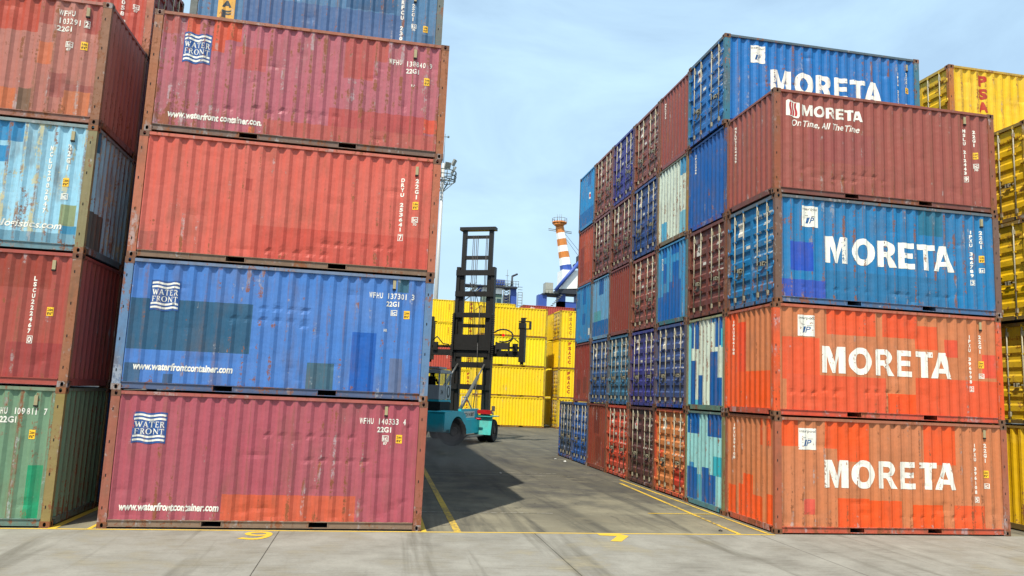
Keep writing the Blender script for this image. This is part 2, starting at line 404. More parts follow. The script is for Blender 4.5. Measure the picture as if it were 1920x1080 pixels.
def end_rails(ix, door):
    m = MB(); x0, x1 = (.008, .09) if ix == 0 else (L_-.09, L_-.008)
    m.box((x0, .162, 2.49 if door else 2.518), (x1, W_-.162, 2.575)); a = m.mesh('header')
    m = MB()
    if door:
        m.box((x0, .162, .045), (x1, W_-.162, .135))
        for i in range(4): m.box((x0-.004 if ix == 0 else x1, .40+i*.53, .03), (x1 if ix == 0 else x1+.004, .46+i*.53, .12), 1)
    else:
        m.box((x0, .28, .035), (x1, W_-.28, .164)); m.box((x0, .162, .13), (x1, .28, .164)); m.box((x0, W_-.28, .13), (x1, W_-.162, .164))
        m.quad([(.05 if ix == 0 else L_-.05, .162, .03), (.05 if ix == 0 else L_-.05, W_-.162, .03), (.05 if ix == 0 else L_-.05, W_-.162, .13), (.05 if ix == 0 else L_-.05, .162, .13)], 1)
    return a, m.mesh('sill')
ERL = {(i, d): end_rails(i, d) for i in (0, 1) for d in (0, 1)}
ROOF = MB().box((.03, .03, 2.545), (L_-.03, W_-.03, 2.572)).mesh('roof')
FLOOR = MB().box((.07, .56, .06), (L_-.07, W_-.07, .16)).mesh('floor')
BACKW = MB().box((.17, W_-.03, .164), (L_-.17, W_-.012, 2.515)).mesh('side_wall')
def leaf_mesh(s0, s1, ix):
    """one door leaf with horizontal pressed bands inside a flat border"""
    sf = Surf('E' if ix == 0 else 'F', door=True); m = MB(); z0, z1 = .14, 2.485
    ins = sf.inset
    def P(s, z, d): return (d, W_-s, z) if ix == 0 else (L_-d, s, z)
    zs = [z0, z0+.0]+sf.zf+[z1]; zs = merge(zs); a, b = s0+.055, s1-.055
    for i in range(len(zs)-1):
        m.quad([P(a, zs[i], ins+dprof(zs[i])), P(b, zs[i], ins+dprof(zs[i])), P(b, zs[i+1], ins+dprof(zs[i+1])), P(a, zs[i+1], ins+dprof(zs[i+1]))])
    for u, v in ((s0, a), (b, s1)):
        p, q = P(u, z0, ins-.006), P(v, z1, ins+.05); m.box(p, q)
    p, q = P(s0, z0, ins+.052), P(s1, z1, ins+.07); m.box(p, q)
    return m.mesh('door')
def gear_mesh(s, ix, hand):
    """one locking rod with cams and guide brackets; and its handle"""
    m = MB(); h = MB()
    def P(s_, z, d): return (d, W_-s_, z) if ix == 0 else (L_-d, s_, z)
    m.tube(P(s, .085, .022), P(s, 2.535, .022), .0165, 8)
    for z in (.10, 2.50): m.box(P(s-.028, z-.04, .006), P(s+.028, z+.03, .05), 1)
    for z in (.27, 2.30): m.box(P(s-.026, z-.06, .010), P(s+.026, z+.06, .056))
    for z in (.80, 1.20, 1.78): m.box(P(s-.036, z-.02, .010), P(s+.036, z+.02, .056), 1)
    e = .40*hand
    h.box(P(s, .985, .002), P(s+e, 1.015, .018)); h.box(P(s+e*.55, .95, .0), P(s+e*.75, 1.05, .054)); h.tube(P(s, 1.0, .012), P(s, 1.12, .03), .012, 6)
    return m.mesh('lock_rod'), h.mesh('handle')
RODS = (.40, .86, 1.56, 2.03)
LEAF = {(l, ix): leaf_mesh(*((.112, 1.214) if l == 0 else (1.224, W_-.112)), ix) for l in (0, 1) for ix in (0, 1)}
GEAR = {(i, ix): gear_mesh(RODS[i], ix, 1 if i % 2 == 0 else -1) for i in range(4) for ix in (0, 1)}
def hinge_mesh(l, ix, z):
    m = MB(); s = .085 if l == 0 else W_-.085
    def P(s_, z, d): return (d, W_-s_, z) if ix == 0 else (L_-d, s_, z)
    e = .14 if l == 0 else -.14
    m.box(P(s, z-.03, .012), P(s+e, z+.03, .054)); m.tube(P(s, z-.06, .008), P(s, z+.06, .008), .018, 6)
    return m.mesh('hinge')
HINGE = {(l, ix, k): hinge_mesh(l, ix, z) for l in (0, 1) for ix in (0, 1) for k, z in enumerate((.38, .93, 1.52, 2.13))}
_sh = {}
def shared_panel(kind):
    if kind not in _sh: _sh[kind] = panel(Surf(kind), [], 1)
    return _sh[kind]
RUST = paint((122, 82, 64), .75, '', .9); DARK = plain((22, 20, 19), .9); ZINC = paint((186, 178, 160), .25, '', .9)
WHITE = paint((240, 236, 222), .15, 'S', .35, .86, -.25); WHITE_E = paint((232, 228, 214), .12, '', .5, .86, -.2); YEL = plain((246, 190, 40), .5, 0, .1, .95); BLK = plain((34, 32, 30), .6)
LOGOB = paint((45, 95, 165), .25, 'S', .4, None, -.15); IPB = plain((30, 90, 150), .5); LRED = plain((200, 40, 45), .5); GREYP = paint((120, 118, 105), .4, '', .8); BEIGE = paint((190, 175, 140), .3, '', .6)
REDL = paint((200, 55, 30), .2, 'S', .5)

def dents_for(seed, n=34, amp=.012):
    r = random.Random(seed); out = []
    for i in range(n):
        z = r.choice((r.uniform(.25, .75), r.uniform(.3, 2.3)))
        out.append((r.uniform(.3, 5.7), z, r.uniform(.05, .22), r.uniform(.03, .14), r.uniform(-.3, 1)*amp*1.5))
    for _ in range(2):                                     # ribs crushed in a row by a neighbour's corner
        z = r.uniform(.32, .75) if r.random() < .7 else r.uniform(1.2, 1.9); i0 = r.randrange(1, 14)
        for i in range(i0, i0+r.randrange(4, 8)): out.append((.172+.0368+i*.2721+r.uniform(-.01, .01), z+r.uniform(-.03, .03), r.uniform(.05, .08), r.uniform(.035, .06), r.uniform(.012, .03)))
    for i in range(6): out.append((r.uniform(.5, 5.5), r.uniform(.3, 2.2), r.uniform(.4, .9), r.uniform(.3, .7), r.uniform(-.5, 1)*amp*1.3))
    return out
# lettering blocks: every one returns (part name, [(shape, material index, layer)], [materials])
def T(txt, x0, z0, x1, z1, bold=.03, shear=0.): return fit(text2d(txt, bold, shear), x0, z0, x1, z1)
def VT(txt, xc, ztop, zbot, w=.075, fill=.80, bold=.045):
    n = len(txt); p = (ztop-zbot)/n; out = []
    for i, c in enumerate(txt):
        if c == ' ': continue
        ww = w*(.35 if c in '1I' else 1); z1 = ztop-i*p
        out.append(T(c, xc-ww/2, z1-p*fill, xc+ww/2, z1, bold))
    return join2(out)
def HT(txt, x0, x1, z0, z1, bold=.02):
    n = len(txt); p = (x1-x0)/n; out = []
    for i, c in enumerate(txt):
        if c == ' ': continue
        k = .26 if c in '1I' else .92 if c == 'W' else .74; xm = x0+(i+.45)*p; out.append(T(c, xm-p*k/2, z0, xm+p*k/2, z1, bold))
    return join2(out)
def sticker(x, z):
    return ('height_sticker', [(rect2(x, z, x+.12, z+.17), 0, 0), (T('2.6m', x+.012, z+.095, x+.108, z+.15), 1, 1), (T("8'6\"", x+.012, z+.02, x+.108, z+.075), 1, 1)], [YEL, BLK])
def icbox(x, z, n=None):
    it = [frame2(x, z, x+.13, z+.12, .014), T('ic', x+.02, z+.02, x+.11, z+.10, .03)]
    if n: it.append(T(n, x+.025, z-.07, x+.105, z-.015, .03))
    return join2(it)
def boxed(ch, x, z, h=.1): return join2([frame2(x-.018, z-.018, x+h*.62+.018, z+h+.018, .010), T(ch, x, z, x+h*.62, z+h)])
class Marks(list): pass
def lettering(items, mat=None): return Marks(('lettering', [(i, 0, 0)], [mat or WHITE]) for i in items)
def flatm(ms):
    out = []
    for m_ in ms: out += list(m_) if isinstance(m_, Marks) else [m_]
    return out
def wf_logo(x0, z0, x1, z1):
    w, h = x1-x0, z1-z0; n = 24; am = .02*h
    top = [(x0+w*i/n, z1-.02*h+am*math.sin(2*math.pi*1.5*i/n)) for i in range(n+1)]; bot = [(x0+w*i/n, z0+.02*h+am*math.sin(2*math.pi*1.5*i/n)) for i in range(n+1)]
    vs = bot+top; fs = [(i, i+1, n+2+i, n+1+i) for i in range(n)]
    g = [wave2(x0+.03*w, x1-.03*w, z0+h*f, .062*h, am, 1.5, n) for f in (.115, .235, .77, .89)]
    wd = {'W': 1.35, 'A': 1.05, 'T': .9, 'E': .85, 'R': .95, 'F': .85, 'O': 1.1, 'N': 1.1}
    g += [word(serif, 'WATER', x0+.05*w, z0+.515*h, x1-.05*w, z0+.70*h, wd), word(serif, 'FRONT', x0+.05*w, z0+.30*h, x1-.05*w, z0+.48*h, wd)]
    return ('logo', [((vs, fs), 0, 0), (join2(g), 1, 1)], [LOGOB, WHITE])
def ip_logo(x0, z0, x1, z1):
    w, h = x1-x0, z1-z0
    a = [T('interpool', x0+.04*w, z0+.76*h, x1-.06*w, z0+.93*h, .0), rect2(x0+.2*w, z0+.55*h, x0+.42*w, z0+.565*h), rect2(x0+.55*w, z0+.5*h, x0+.8*w, z0+.515*h)]
    b = [([(x0+.26*w, z0+.17*h), (x0+.40*w, z0+.17*h), (x0+.50*w, z0+.46*h), (x0+.36*w, z0+.46*h)], [(0, 1, 2, 3)])]
    return ('logo', [(rect2(x0, z0, x1, z1), 0, 0), (join2(a), 1, 1), (join2(b), 2, 1), (T('P', x0+.45*w, z0+.17*h, x0+.72*w, z0+.46*h, .01, .3), 2, 1)], [WHITE, BLK, IPB])
def moreta_mark(x0, z0, x1, z1): return ('company_name', [(fit(MOR, x0, z0, x1, z1), 0, 0)], [WHITE])
def moreta_logo(x0, z0, x1, z1):
    w, h = x1-x0, z1-z0; r = [wave2(0, 1, 0, .15, .045, .9, 12, .4) for i in range(3)]
    red = [([(x0+w*(.30+.22*i+v[1]), z0+h*(.12+.74*v[0])) for v in rr[0]], rr[1]) for i, rr in enumerate(r)]
    rim = [(x0, z0+.12*h), (x0+.9*w, z0), (x1, z0+.1*h), (x1, z0+.86*h), (x0+.1*w, z1), (x0, z0+.95*h)]
    return ('logo', [((rim, [tuple(range(6))]), 0, 0), (join2(red), 1, 1)], [WHITE, LRED])
def psac(x, tops, h, col=None, w=.28, bold=.05):
    return ('company_name', [(join2([T(c, x, z-h, x+w, z, bold) for c, z in tops]), 0, 0)], [col or REDL])
PS5 = [('P', 2.38), ('S', 1.98), ('A', 1.58), ('C', 1.18), ('C', .78)]

def door_marks(code, rows=5, seed=0, placard=True, fg=None, num='22G1', tagc=None):
    r = random.Random(seed); w = [HT(code[:4], 1.36, 1.36+.36, 2.14, 2.24), T(code[5:], 1.80, 2.14, 2.24, 2.24), T(num, 1.80, 1.94, 2.08, 2.03)]
    for i, tx in enumerate(('MAX GROSS', 'TARE', 'NET', 'CU.CAP', '24000 KGS', '2220 KGS')[:rows]):
        z = 1.83-i*.145; w += [T(tx, 1.36, z-.05, 1.36+.05*len(tx)*.7, z, .03), T(('24000 KGS', '2220 KGS', '21780 KGS', '33.1 CU.M', '52910 LBS', '4890 LBS')[i], 1.84, z-.045, 2.22, z, .03)]
    out = [lettering(w, fg or WHITE_E)]
    if placard:
        x = r.uniform(.50, .60); z = r.uniform(1.80, 1.95)
        out.append(('placard', [(rect2(x, z, x+.26, z+.36), 0, 0)]+([(wave2(x+.05, x+.21, z+.18, .13, .03, 1, 8), 1, 1)] if seed % 3 else []), [WHITE_E, tagc or LRED]))
        out.append(('placard', [(rect2(.46, .80, .66, 1.06), 0, 0)], [GREYP]))
        out.append(('placard', [(rect2(.95, 1.50, 1.15, 1.58), 0, 0)], [WHITE_E]))
    return out
CNT = [0]
def container(loc, col, label=None, group=None, side=(), end='solid', ends=(), right='plain', rights=(), smarks=(), emarks=(), fmarks=(), rust=.35, post=None, cast=None, rail=None, brail=None, hi=True, seed=None, wear=.55, vent=None, chip=None, kk=None, nudge=(0, 0, 0)):
    CNT[0] += 1; seed = CNT[0] if seed is None else seed
    r = empty('shipping_container', (loc[0]+nudge[0], loc[1]+nudge[1], loc[2]+nudge[2])); tag(r, label, 'shipping container', group)
    body = paint(col, rust, '', wear, kk, chip=chip); ps = paint(col, rust, 'S', wear, kk, chip=chip); pe = paint(col, rust, 'E', wear, kk, chip=chip)
    pm = paint(post, .6, '', .9) if post else body; cm = paint(cast, .7, '', .9) if cast else RUST
    rl = paint(rail, .55, '', .8) if rail else body; br = paint(brail, .5, '', .9) if brail else rl
    A = lambda name, me, mats: link(name, me, mats, r, True)
    A('roof', ROOF, [body]); A('floor', FLOOR, [DARK]); A('side_wall', BACKW, [body])
    dents = dents_for(seed) if hi else ()
    sS = Surf('S', dents)
    if hi: link('side_wall', panel(sS, side, 30), [ps]+[paint(p[4], rust*.6, 'S', wear*.8) for p in side], r)
    else: A('side_wall', shared_panel('S'), [ps])
    for k in ((0, 0), (1, 0), (0, 1), (1, 1)):
        A('corner_post', POST[k], [pm, DARK])
        for z in (0, 1): A('corner_casting', CAST[k+(z,)], [cm, DARK])
    A('top_rail', TOPR, [rl]); A('bottom_rail', BOTR, [br, DARK]); A('top_rail', TOPB, [rl]); A('bottom_rail', BOTB, [br])
    def do_end(kind, typ, patches, marks, ix):
        hd, sl_ = ERL[(ix, 1 if typ == 'door' else 0)]
        A('header', hd, [rl]); A('sill', sl_, [br, DARK])
        sf = Surf(kind, door=(typ == 'door'))
        if typ == 'door':
            pl = paint(col, rust, '', wear)
            for l in (0, 1):
                d = A('door', LEAF[(l, ix)], [pl])
                for i in (2*l, 2*l+1):
                    rod = link('lock_rod', GEAR[(i, ix)][0], [ZINC, pl], d, True); link('handle', GEAR[(i, ix)][1], [ZINC], d, True)
                for k in range(4): link('hinge', HINGE[(l, ix, k)], [pl], d, True)
        elif patches: link('end_wall', panel(sf, patches, 1), [pe]+[paint(p[4], rust*.6, 'E', wear*.8) for p in patches], r)
        else: A('end_wall', shared_panel(kind), [pe])
        for nm, items, mats in flatm(marks):
            o = link(nm, conform(sf, items), mats, r)
    do_end('E', end, ends, emarks, 0); do_end('F', 'solid' if right == 'plain' else right, rights, fmarks, 1)
    for nm, items, mats in flatm(smarks): link(nm, conform(sS, items), mats, r)
    if vent:
        x, z = vent; d = sS.depth(x, z); link('vent', MB().box((x-.03, d-.030, z-.09), (x+.03, .05, z+.09), 0).box((x-.035, d-.034, z-.12), (x+.035, .05, z-.092), 1).mesh('vent'), [BEIGE, DARK], r)
    return r
def hidden(loc, col, label, group):
    r = empty('shipping_container', loc); tag(r, label, 'shipping container', group); b = paint(col, .35, '', .5); A = lambda n, me, m: link(n, me, m, r, True)
    A('side_wall', shared_panel('S'), [paint(col, .35, 'S', .5)]); A('side_wall', BACKW, [b]); A('roof', ROOF, [b]); A('end_wall', shared_panel('E'), [b]); A('end_wall', shared_panel('F'), [b])
    A('top_rail', TOPR, [b]); A('bottom_rail', BOTR, [b, DARK])
    for k in POST: A('corner_post', POST[k], [b, DARK])
    return r
Z = lambda k: (k-1)*H_
RX, RP = 13.857, 2.5
ROSE = (196, 96, 106); ORR = (222, 98, 70)
GA = 'containers of the near left WATERFRONT stack'
WWW = lambda x0, x1, z0, z1, s='www.waterfrontcontainer.com': T(s, x0, z0, x1, z1, .035, .12)
# ================================================================== stack A (near left, WATERFRONT)
container((0, 0, Z(1)), (188, 90, 110), 'rose-red container with a long orange repair patch, lowest of the WATERFRONT stack', GA, post=(176, 100, 84), rail=(190, 100, 96), rust=.18, brail=(150, 125, 112),
    side=[(2.17, .1, 4.72, .66, ORR)], smarks=[wf_logo(.44, 1.58, 1.05, 2.19), lettering([WWW(.34, 2.14, .33, .48), HT('WFHU 140333 4', 4.70, 5.64, 2.10, 2.22), T('22G1', 5.06, 1.94, 5.34, 2.05), icbox(5.17, 1.76, '87')]), sticker(5.45, 1.73)], vent=(5.22, 2.38), seed=11)
container((0, 0, Z(2)), (78, 134, 210), 'blue container with dark teal repair patches and WATERFRONT lettering', GA, post=(104, 140, 178), rail=(120, 140, 170), brail=(86, 104, 140), rust=.25, nudge=(-.02, 0, 0),
    side=[(.24, 1.26, .48, 1.74, (96, 110, 110)), (.18, .80, 2.46, 1.80, (46, 98, 132)), (3.60, .1, 4.13, .69, (70, 110, 130)), (4.45, .1, 4.94, 1.36, (28, 100, 190)), (5.24, .1, 5.50, .86, (104, 122, 160)), (.19, .1, .48, .53, (66, 104, 140)), (.9, .1, 1.08, .34, (66, 100, 140)), (5.31, 2.24, 5.54, 2.6, (60, 110, 130))],
    smarks=[wf_logo(.52, 1.56, 1.06, 2.18), lettering([WWW(.34, 2.18, .40, .55), HT('WFHU 137301 3', 4.74, 5.68, 2.09, 2.21), T('22G1', 5.10, 1.93, 5.36, 2.04), icbox(5.20, 1.74), T('HR', 5.08, 1.40, 5.15, 1.46)]), sticker(5.47, 1.69)], vent=(5.24, 2.40), seed=12)
container((0, 0, Z(3)), (226, 104, 92), 'plain salmon-red container between the blue one and the top of the WATERFRONT stack', GA, post=(196, 112, 86), rail=(220, 112, 96), brail=(140, 112, 96), rust=.08, nudge=(-.01, 0, 0),
    side=[(2.30, .1, 5.87, .84, (214, 88, 76)), (.19, .16, .52, .55, (196, 96, 88)), (2.10, 1.55, 2.22, 1.80, (200, 80, 70))],
    smarks=[lettering([VT('DRYU 253641', 5.27, 2.10, .92), boxed('7', 5.25, .76, .11), VT('22G1', 5.57, 2.11, 1.64), icbox(5.50, 1.16, '70')]), sticker(5.50, 1.44)], vent=(5.55, 2.29), seed=13)
container((0, 0, Z(4)), (194, 104, 124), 'rose container with orange patches and rust streaks, top of the near WATERFRONT stack', GA, post=(176, 106, 70), rail=(178, 108, 88), brail=(128, 100, 92), rust=.55, nudge=(.02, 0, 0),
    side=[(.64, 2.1, .88, 2.6, (226, 88, 58)), (1.16, 1.84, 1.40, 2.6, (226, 88, 58)), (1.39, 2.12, 1.71, 2.6, (226, 88, 58)), (.2, 2.12, .50, 2.6, (190, 92, 90)), (1.62, 1.52, 2.25, 2.02, (200, 92, 96)), (3.84, 1.60, 4.46, 2.6, (194, 88, 88)), (4.46, 2.05, 4.75, 2.6, (194, 92, 88)),
          (5.60, .55, 5.89, .86, (230, 88, 66)), (3.32, .1, 3.70, .34, (222, 112, 72)), (3.60, .50, 5.60, .90, (192, 84, 86)), (2.3, .1, 5.89, .50, (196, 96, 92)), (2.02, .1, 2.14, .3, (222, 112, 72))],
    smarks=[wf_logo(.60, 1.52, 1.14, 2.19), lettering([WWW(.44, 2.27, .34, .49, 'www.waterfront container.con.'), HT('WFHU 138840 9', 4.78, 5.72, 2.02, 2.14), T('22G1', 5.15, 1.86, 5.43, 1.97), T('R7', 5.28, 1.56, 5.36, 1.61)]), sticker(5.55, 1.62)], vent=(5.33, 2.31), seed=14)
SAFE = paint((255, 196, 90), .25, 'S', .5); SLATE = paint((70, 82, 88), .2, 'S', .3)
container((0, 2.5, Z(5)), (84, 132, 172), 'faded steel-blue container with an orange vertical SAFE strip, on the row behind the WATERFRONT stack', 'containers of the left block behind the front row', post=(110, 118, 112), rust=.4, cast=(120, 90, 75),
    side=[(1.2, 1.1, 5.0, 1.85, (76, 112, 160)), (3.63, 1.88, 4.83, 2.6, (52, 98, 140)), (5.55, 1.0, 5.85, 1.42, (56, 104, 142))],
    smarks=[('safety_strip', [(rect2(.62, .17, 1.02, 2.51), 0, 0), (join2([T(c, .72, z, .94, z+.19, .05) for c, z in (('S', 1.76), ('A', 1.47), ('F', 1.21), ('E', .93), ('T', .65), ('Y', .38))]), 1, 1)], [SAFE, SLATE]),
            lettering([VT('RFCU 230893', 5.03, 2.26, .75), VT('22G1', 5.30, 2.2, 1.72), icbox(5.27, 1.55, '70')]), sticker(5.57, 1.48)], vent=(5.33, 2.36), seed=15)
HL = 'container of the left block hidden behind the WATERFRONT stack'; HG = 'containers hidden inside the left block'
hc = [(150, 70, 60), (40, 90, 150), (190, 90, 80), (60, 120, 170), (120, 60, 60)]
for j in range(1, 10):
    for k in range(1, 6):
        if j == 1 and k == 5: continue
        hidden((0, 2.5*j, Z(k)), hc[(j*2+k) % 5], HL, HG)
# ================================================================== stack B (far left edge)
GB = 'containers of the stack at the left edge'
BX = -6.858
container((BX, 0, Z(1)), (122, 158, 124), 'weathered green container at the foot of the left edge stack', GB, post=(158, 136, 84), rust=.5, rail=(130, 150, 120), brail=(110, 140, 128), cast=(150, 96, 62),
    side=[(5.56, .1, 5.82, 1.13, (30, 158, 108))], smarks=[lettering([HT('WFHU 109811 7', 4.82, 5.78, 2.06, 2.18), T('22G1', 4.98, 1.90, 5.26, 2.02)]), sticker(5.50, 1.61)], vent=(5.57, 2.33), seed=21)
container((BX, 0, Z(2)), (184, 84, 76), 'brick-red container above the green one in the left edge stack', GB, post=(170, 108, 78), rust=.3, nudge=(.01, 0, 0),
    side=[(4.1, 1.86, 5.56, 2.6, (168, 70, 58)), (4.9, .1, 5.88, .82, (172, 70, 70)), (3.9, .4, 4.6, 1.4, (176, 76, 70))],
    smarks=[lettering([VT('LSCU222467', 5.28, 2.09, .97, .07), boxed('0', 5.27, .82, .11)]), sticker(5.54, 1.34)], vent=(5.58, 2.33), seed=22)
container((BX, 0, Z(3)), (166, 222, 244), 'peeling pale-blue container in the middle of the left edge stack', GB, post=(150, 138, 104), rust=.72, rail=(140, 160, 160), brail=(110, 150, 160), wear=1., cast=(150, 96, 62), nudge=(.01, 0, 0), chip=(196, 190, 160),
    side=[(4.2, 2.12, 4.75, 2.6, (50, 150, 205)), (4.2, 1.70, 4.53, 2.02, (50, 150, 205)), (5.55, .52, 5.84, .94, (150, 165, 130)), (4.2, .1, 5.88, .36, (120, 170, 190)), (5.6, .36, 5.88, .52, (60, 150, 190))],
    smarks=[lettering([VT('NCLU2002047', 5.27, 2.10, .72, .07), VT('22G1', 5.59, 2.16, 1.6, .06), icbox(5.53, 1.04), T('kay-logistics.com', 4.2, .40, 5.62, .58, .02, .2)]), sticker(5.53, 1.30)], rights=[(.1, 2.1, .32, 2.6, (36, 110, 140)), (.1, .1, 1.0, .9, (90, 100, 96))], vent=(5.63, 2.33), seed=23)
container((BX, 0, Z(4)), (196, 122, 114), 'faded pink container with orange patches, top of the left edge stack', GB, post=(158, 106, 80), rust=.4, brail=(168, 112, 100), nudge=(.01, 0, 0),
    side=[(4.0, 1.80, 4.75, 2.6, (200, 84, 66)), (4.75, 2.0, 5.0, 2.6, (184, 92, 82)), (4.80, 1.16, 5.06, 1.62, (216, 118, 84)), (4.2, .1, 4.50, .60, (216, 118, 78)), (4.54, .1, 4.77, .62, (134, 100, 82)), (5.34, .1, 5.84, .66, (214, 122, 84)), (5.05, .5, 5.36, 1.0, (172, 94, 90)), (5.36, .66, 5.88, .80, (172, 94, 90)), (5.6, 1.9, 5.88, 2.6, (186, 90, 84))],
    smarks=[lettering([HT('WFHU', 5.09, 5.40, 2.21, 2.33), HT('103291', 5.09, 5.52, 2.04, 2.16), T('22G1', 5.09, 1.88, 5.36, 1.99), boxed('2', 5.59, 2.02, .11), icbox(5.28, 1.55, '87')]), sticker(5.56, 1.53)], vent=(5.63, 2.33), seed=24)
container((BX, 2.5, Z(5)), (196, 84, 70), 'red container with lock-rod doors on the second row above the left edge stack', 'containers of the left block behind the front row', right='door', post=(190, 116, 92), rust=.3,
    smarks=[lettering([VT('058', 5.38, 1.32, .90, .07), boxed('1', 5.36, .70, .12), icbox(5.60, 1.12, '87')])], seed=25)
for k in range(1, 5): hidden((BX, 2.5, Z(k)), hc[k], 'container in the second row behind the left edge stack, mostly hidden', HG)
# ================================================================== block R (right side of the alley)
GR = 'containers of the block on the right of the alley'
def R(j, k, col, label, **kw):
    rr = random.Random(j*7+k); nd = kw.pop('nudge', (rr.uniform(-.025, .025), 0, 0))
    kw.setdefault('hi', j == 0); kw.setdefault('post', tuple(int(c*.5+x*.5) for c, x in zip(col, (134, 96, 70)))); kw.setdefault('cast', (124, 84, 60))
    return container((RX, RP*j, Z(k)), col, label, GR, nudge=nd, seed=100+j*10+k, **kw)
TAN = (220, 132, 88); RO = (252, 94, 32)
def ipxu(a, chk, x=5.20, ic='', yc=1.33): return lettering([VT(a, x, 2.12, .93, .06), boxed(chk, x-.02, .77, .1), VT('22G1', x+.28, 2.13, 1.66, .07), icbox(x+.22, 1.08, ic or None)])
vnum = [('lettering', [(VT('IPXU396108', .42, 2.33, 1.45, .045), 0, 0)], [WHITE_E])]
R(0, 1, TAN, 'tan-orange container with scattered red-orange patches and MORETA lettering, bottom of the near right stack', post=(186, 104, 78), nudge=(0, 0, 0), rust=.25, rail=(186, 112, 86), brail=(214, 96, 70), wear=.5,
  side=[(.1, 1.93, .60, 2.6, RO), (1.25, 1.9, 2.37, 2.6, RO), (1.56, 1.62, 2.37, 1.9, RO), (3.83, 1.60, 4.68, 2.6, RO), (1.56, .1, 2.36, .80, RO), (2.36, .1, 3.19, .76, RO), (3.49, .1, 4.29, .68, RO), (4.59, .1, 5.42, .68, RO), (.72, .43, .99, .77, (236, 96, 80))],
  ends=[(.15, .1, .56, .83, RO), (.66, .1, .9, .90, RO), (.9, .1, 1.38, 1.17, RO), (1.38, .1, 1.85, .72, RO), (2.0, .1, 2.33, .82, RO), (1.68, 1.9, 1.86, 2.6, RO), (1.98, 1.9, 2.16, 2.6, RO)], emarks=vnum,
  smarks=[ip_logo(.61, 1.86, 1.04, 2.34), moreta_mark(1.23, 1.02, 4.66, 1.66), ipxu('IPXU 396108', '5'), sticker(5.42, 1.33)], vent=(5.47, 2.36))
R(0, 2, TAN, 'tan-orange container with large red-orange patches and MORETA lettering, second up in the near right stack', post=RO, nudge=(-.03, 0, 0), rust=.22, rail=(206, 108, 84), brail=(226, 90, 66), wear=.5,
  side=[(1.38, 1.93, 2.63, 2.6, (250, 92, 38)), (2.82, 1.94, 3.76, 2.6, (246, 90, 42)), (3.68, 1.70, 4.31, 2.26, (244, 96, 50)), (4.48, 1.55, 4.86, 1.97, (240, 90, 60)), (.24, .85, 1.18, 1.82, (246, 94, 48)), (.35, .1, 2.88, .97, (240, 96, 58)), (2.93, .1, 3.82, .62, (254, 88, 24)), (3.66, .1, 5.9, 1.02, (242, 94, 52)), (5.52, 1.1, 5.88, 1.66, (240, 88, 62))],
  ends=[(.1, .1, .66, 2.6, (248, 96, 42)), (.66, .1, 2.20, 1.03, (250, 94, 34)), (.66, 1.03, 1.10, 2.26, (248, 84, 46))], emarks=vnum,
  smarks=[ip_logo(.63, 1.85, 1.07, 2.34), moreta_mark(1.23, 1.02, 4.67, 1.66), ipxu('IPXU 396998', '2'), sticker(5.43, 1.33)], vent=(5.50, 2.36))
R(0, 3, (28, 130, 188), 'blue container with lock-rod doors and large MORETA lettering, third up in the near right stack', end='door', post=(128, 96, 88), nudge=(.02, 0, 0), rust=.42, rail=(104, 116, 124), brail=(74, 116, 160), wear=.5,
  side=[(.40, .79, .99, 1.48, (30, 84, 196)), (.12, .1, 1.30, .58, (50, 88, 190)), (3.84, 1.90, 4.48, 2.6, (30, 118, 150)), (1.3, .1, 4.6, .85, (38, 120, 170))],
  emarks=door_marks('IPXU 366789', 5, 3), smarks=[ip_logo(.70, 1.85, 1.14, 2.35), moreta_mark(1.29, 1.02, 4.76, 1.68), ipxu('IPXU 366789', '3', 5.27), sticker(5.50, 1.34)], vent=(5.57, 2.34))
R(0, 4, (168, 88, 80), 'brown-red container with a small MORETA logo and slogan, top of the near right stack', post=(166, 92, 66), nudge=(.0, 0, 0), rust=.28, rail=(160, 88, 76), brail=(130, 76, 70), wear=.45,
  side=[(.9, .9, 2.7, 1.66, (164, 84, 82))], emarks=[('lettering', [(VT('MSLU2124439', .42, 2.30, 1.30, .045), 0, 0)], [WHITE_E])],
  smarks=[moreta_logo(.34, 1.90, .68, 2.34), ('company_name', [(fit(MOR, .74, 1.98, 2.36, 2.26), 0, 0)], [WHITE]), ('slogan', [(T('On Time, All The Time', .48, 1.68, 2.28, 1.87, .012, .25), 0, 0)], [WHITE]),
          lettering([VT('MSLU 212443', 5.22, 2.13, .93, .065), boxed('9', 5.2, .78, .11), VT('22G1', 5.50, 2.13, 1.68, .07), icbox(5.46, 1.14, '70')]), sticker(5.46, 1.38)], vent=(5.24, 2.36))
MINT = (226, 240, 220); CYN = (158, 222, 220); DB = (20, 98, 170)
R(1, 1, CYN, 'pale turquoise container with ragged dark blue patches at the foot of the right block', rust=.4, rail=(110, 140, 130), brail=(90, 150, 160), post=(140, 140, 100),
  ends=[(.14, 1.95, .9, 2.6, DB), (1.40, 1.92, 2.20, 2.6, DB), (.14, .1, .76, 1.02, DB), (.2, 1.02, .6, 1.15, (60, 150, 205)), (.76, .1, .93, .86, (60, 170, 205)), (1.12, .1, 1.55, 1.08, DB), (1.55, .1, 1.9, .92, DB), (.93, .1, 1.12, .86, (110, 200, 215)), (1.8, .92, 2.33, 1.42, (60, 180, 195))], emarks=[('lettering', [(VT('NCLU200114', .36, 2.33, 1.72, .045), 0, 0)], [WHITE_E])])
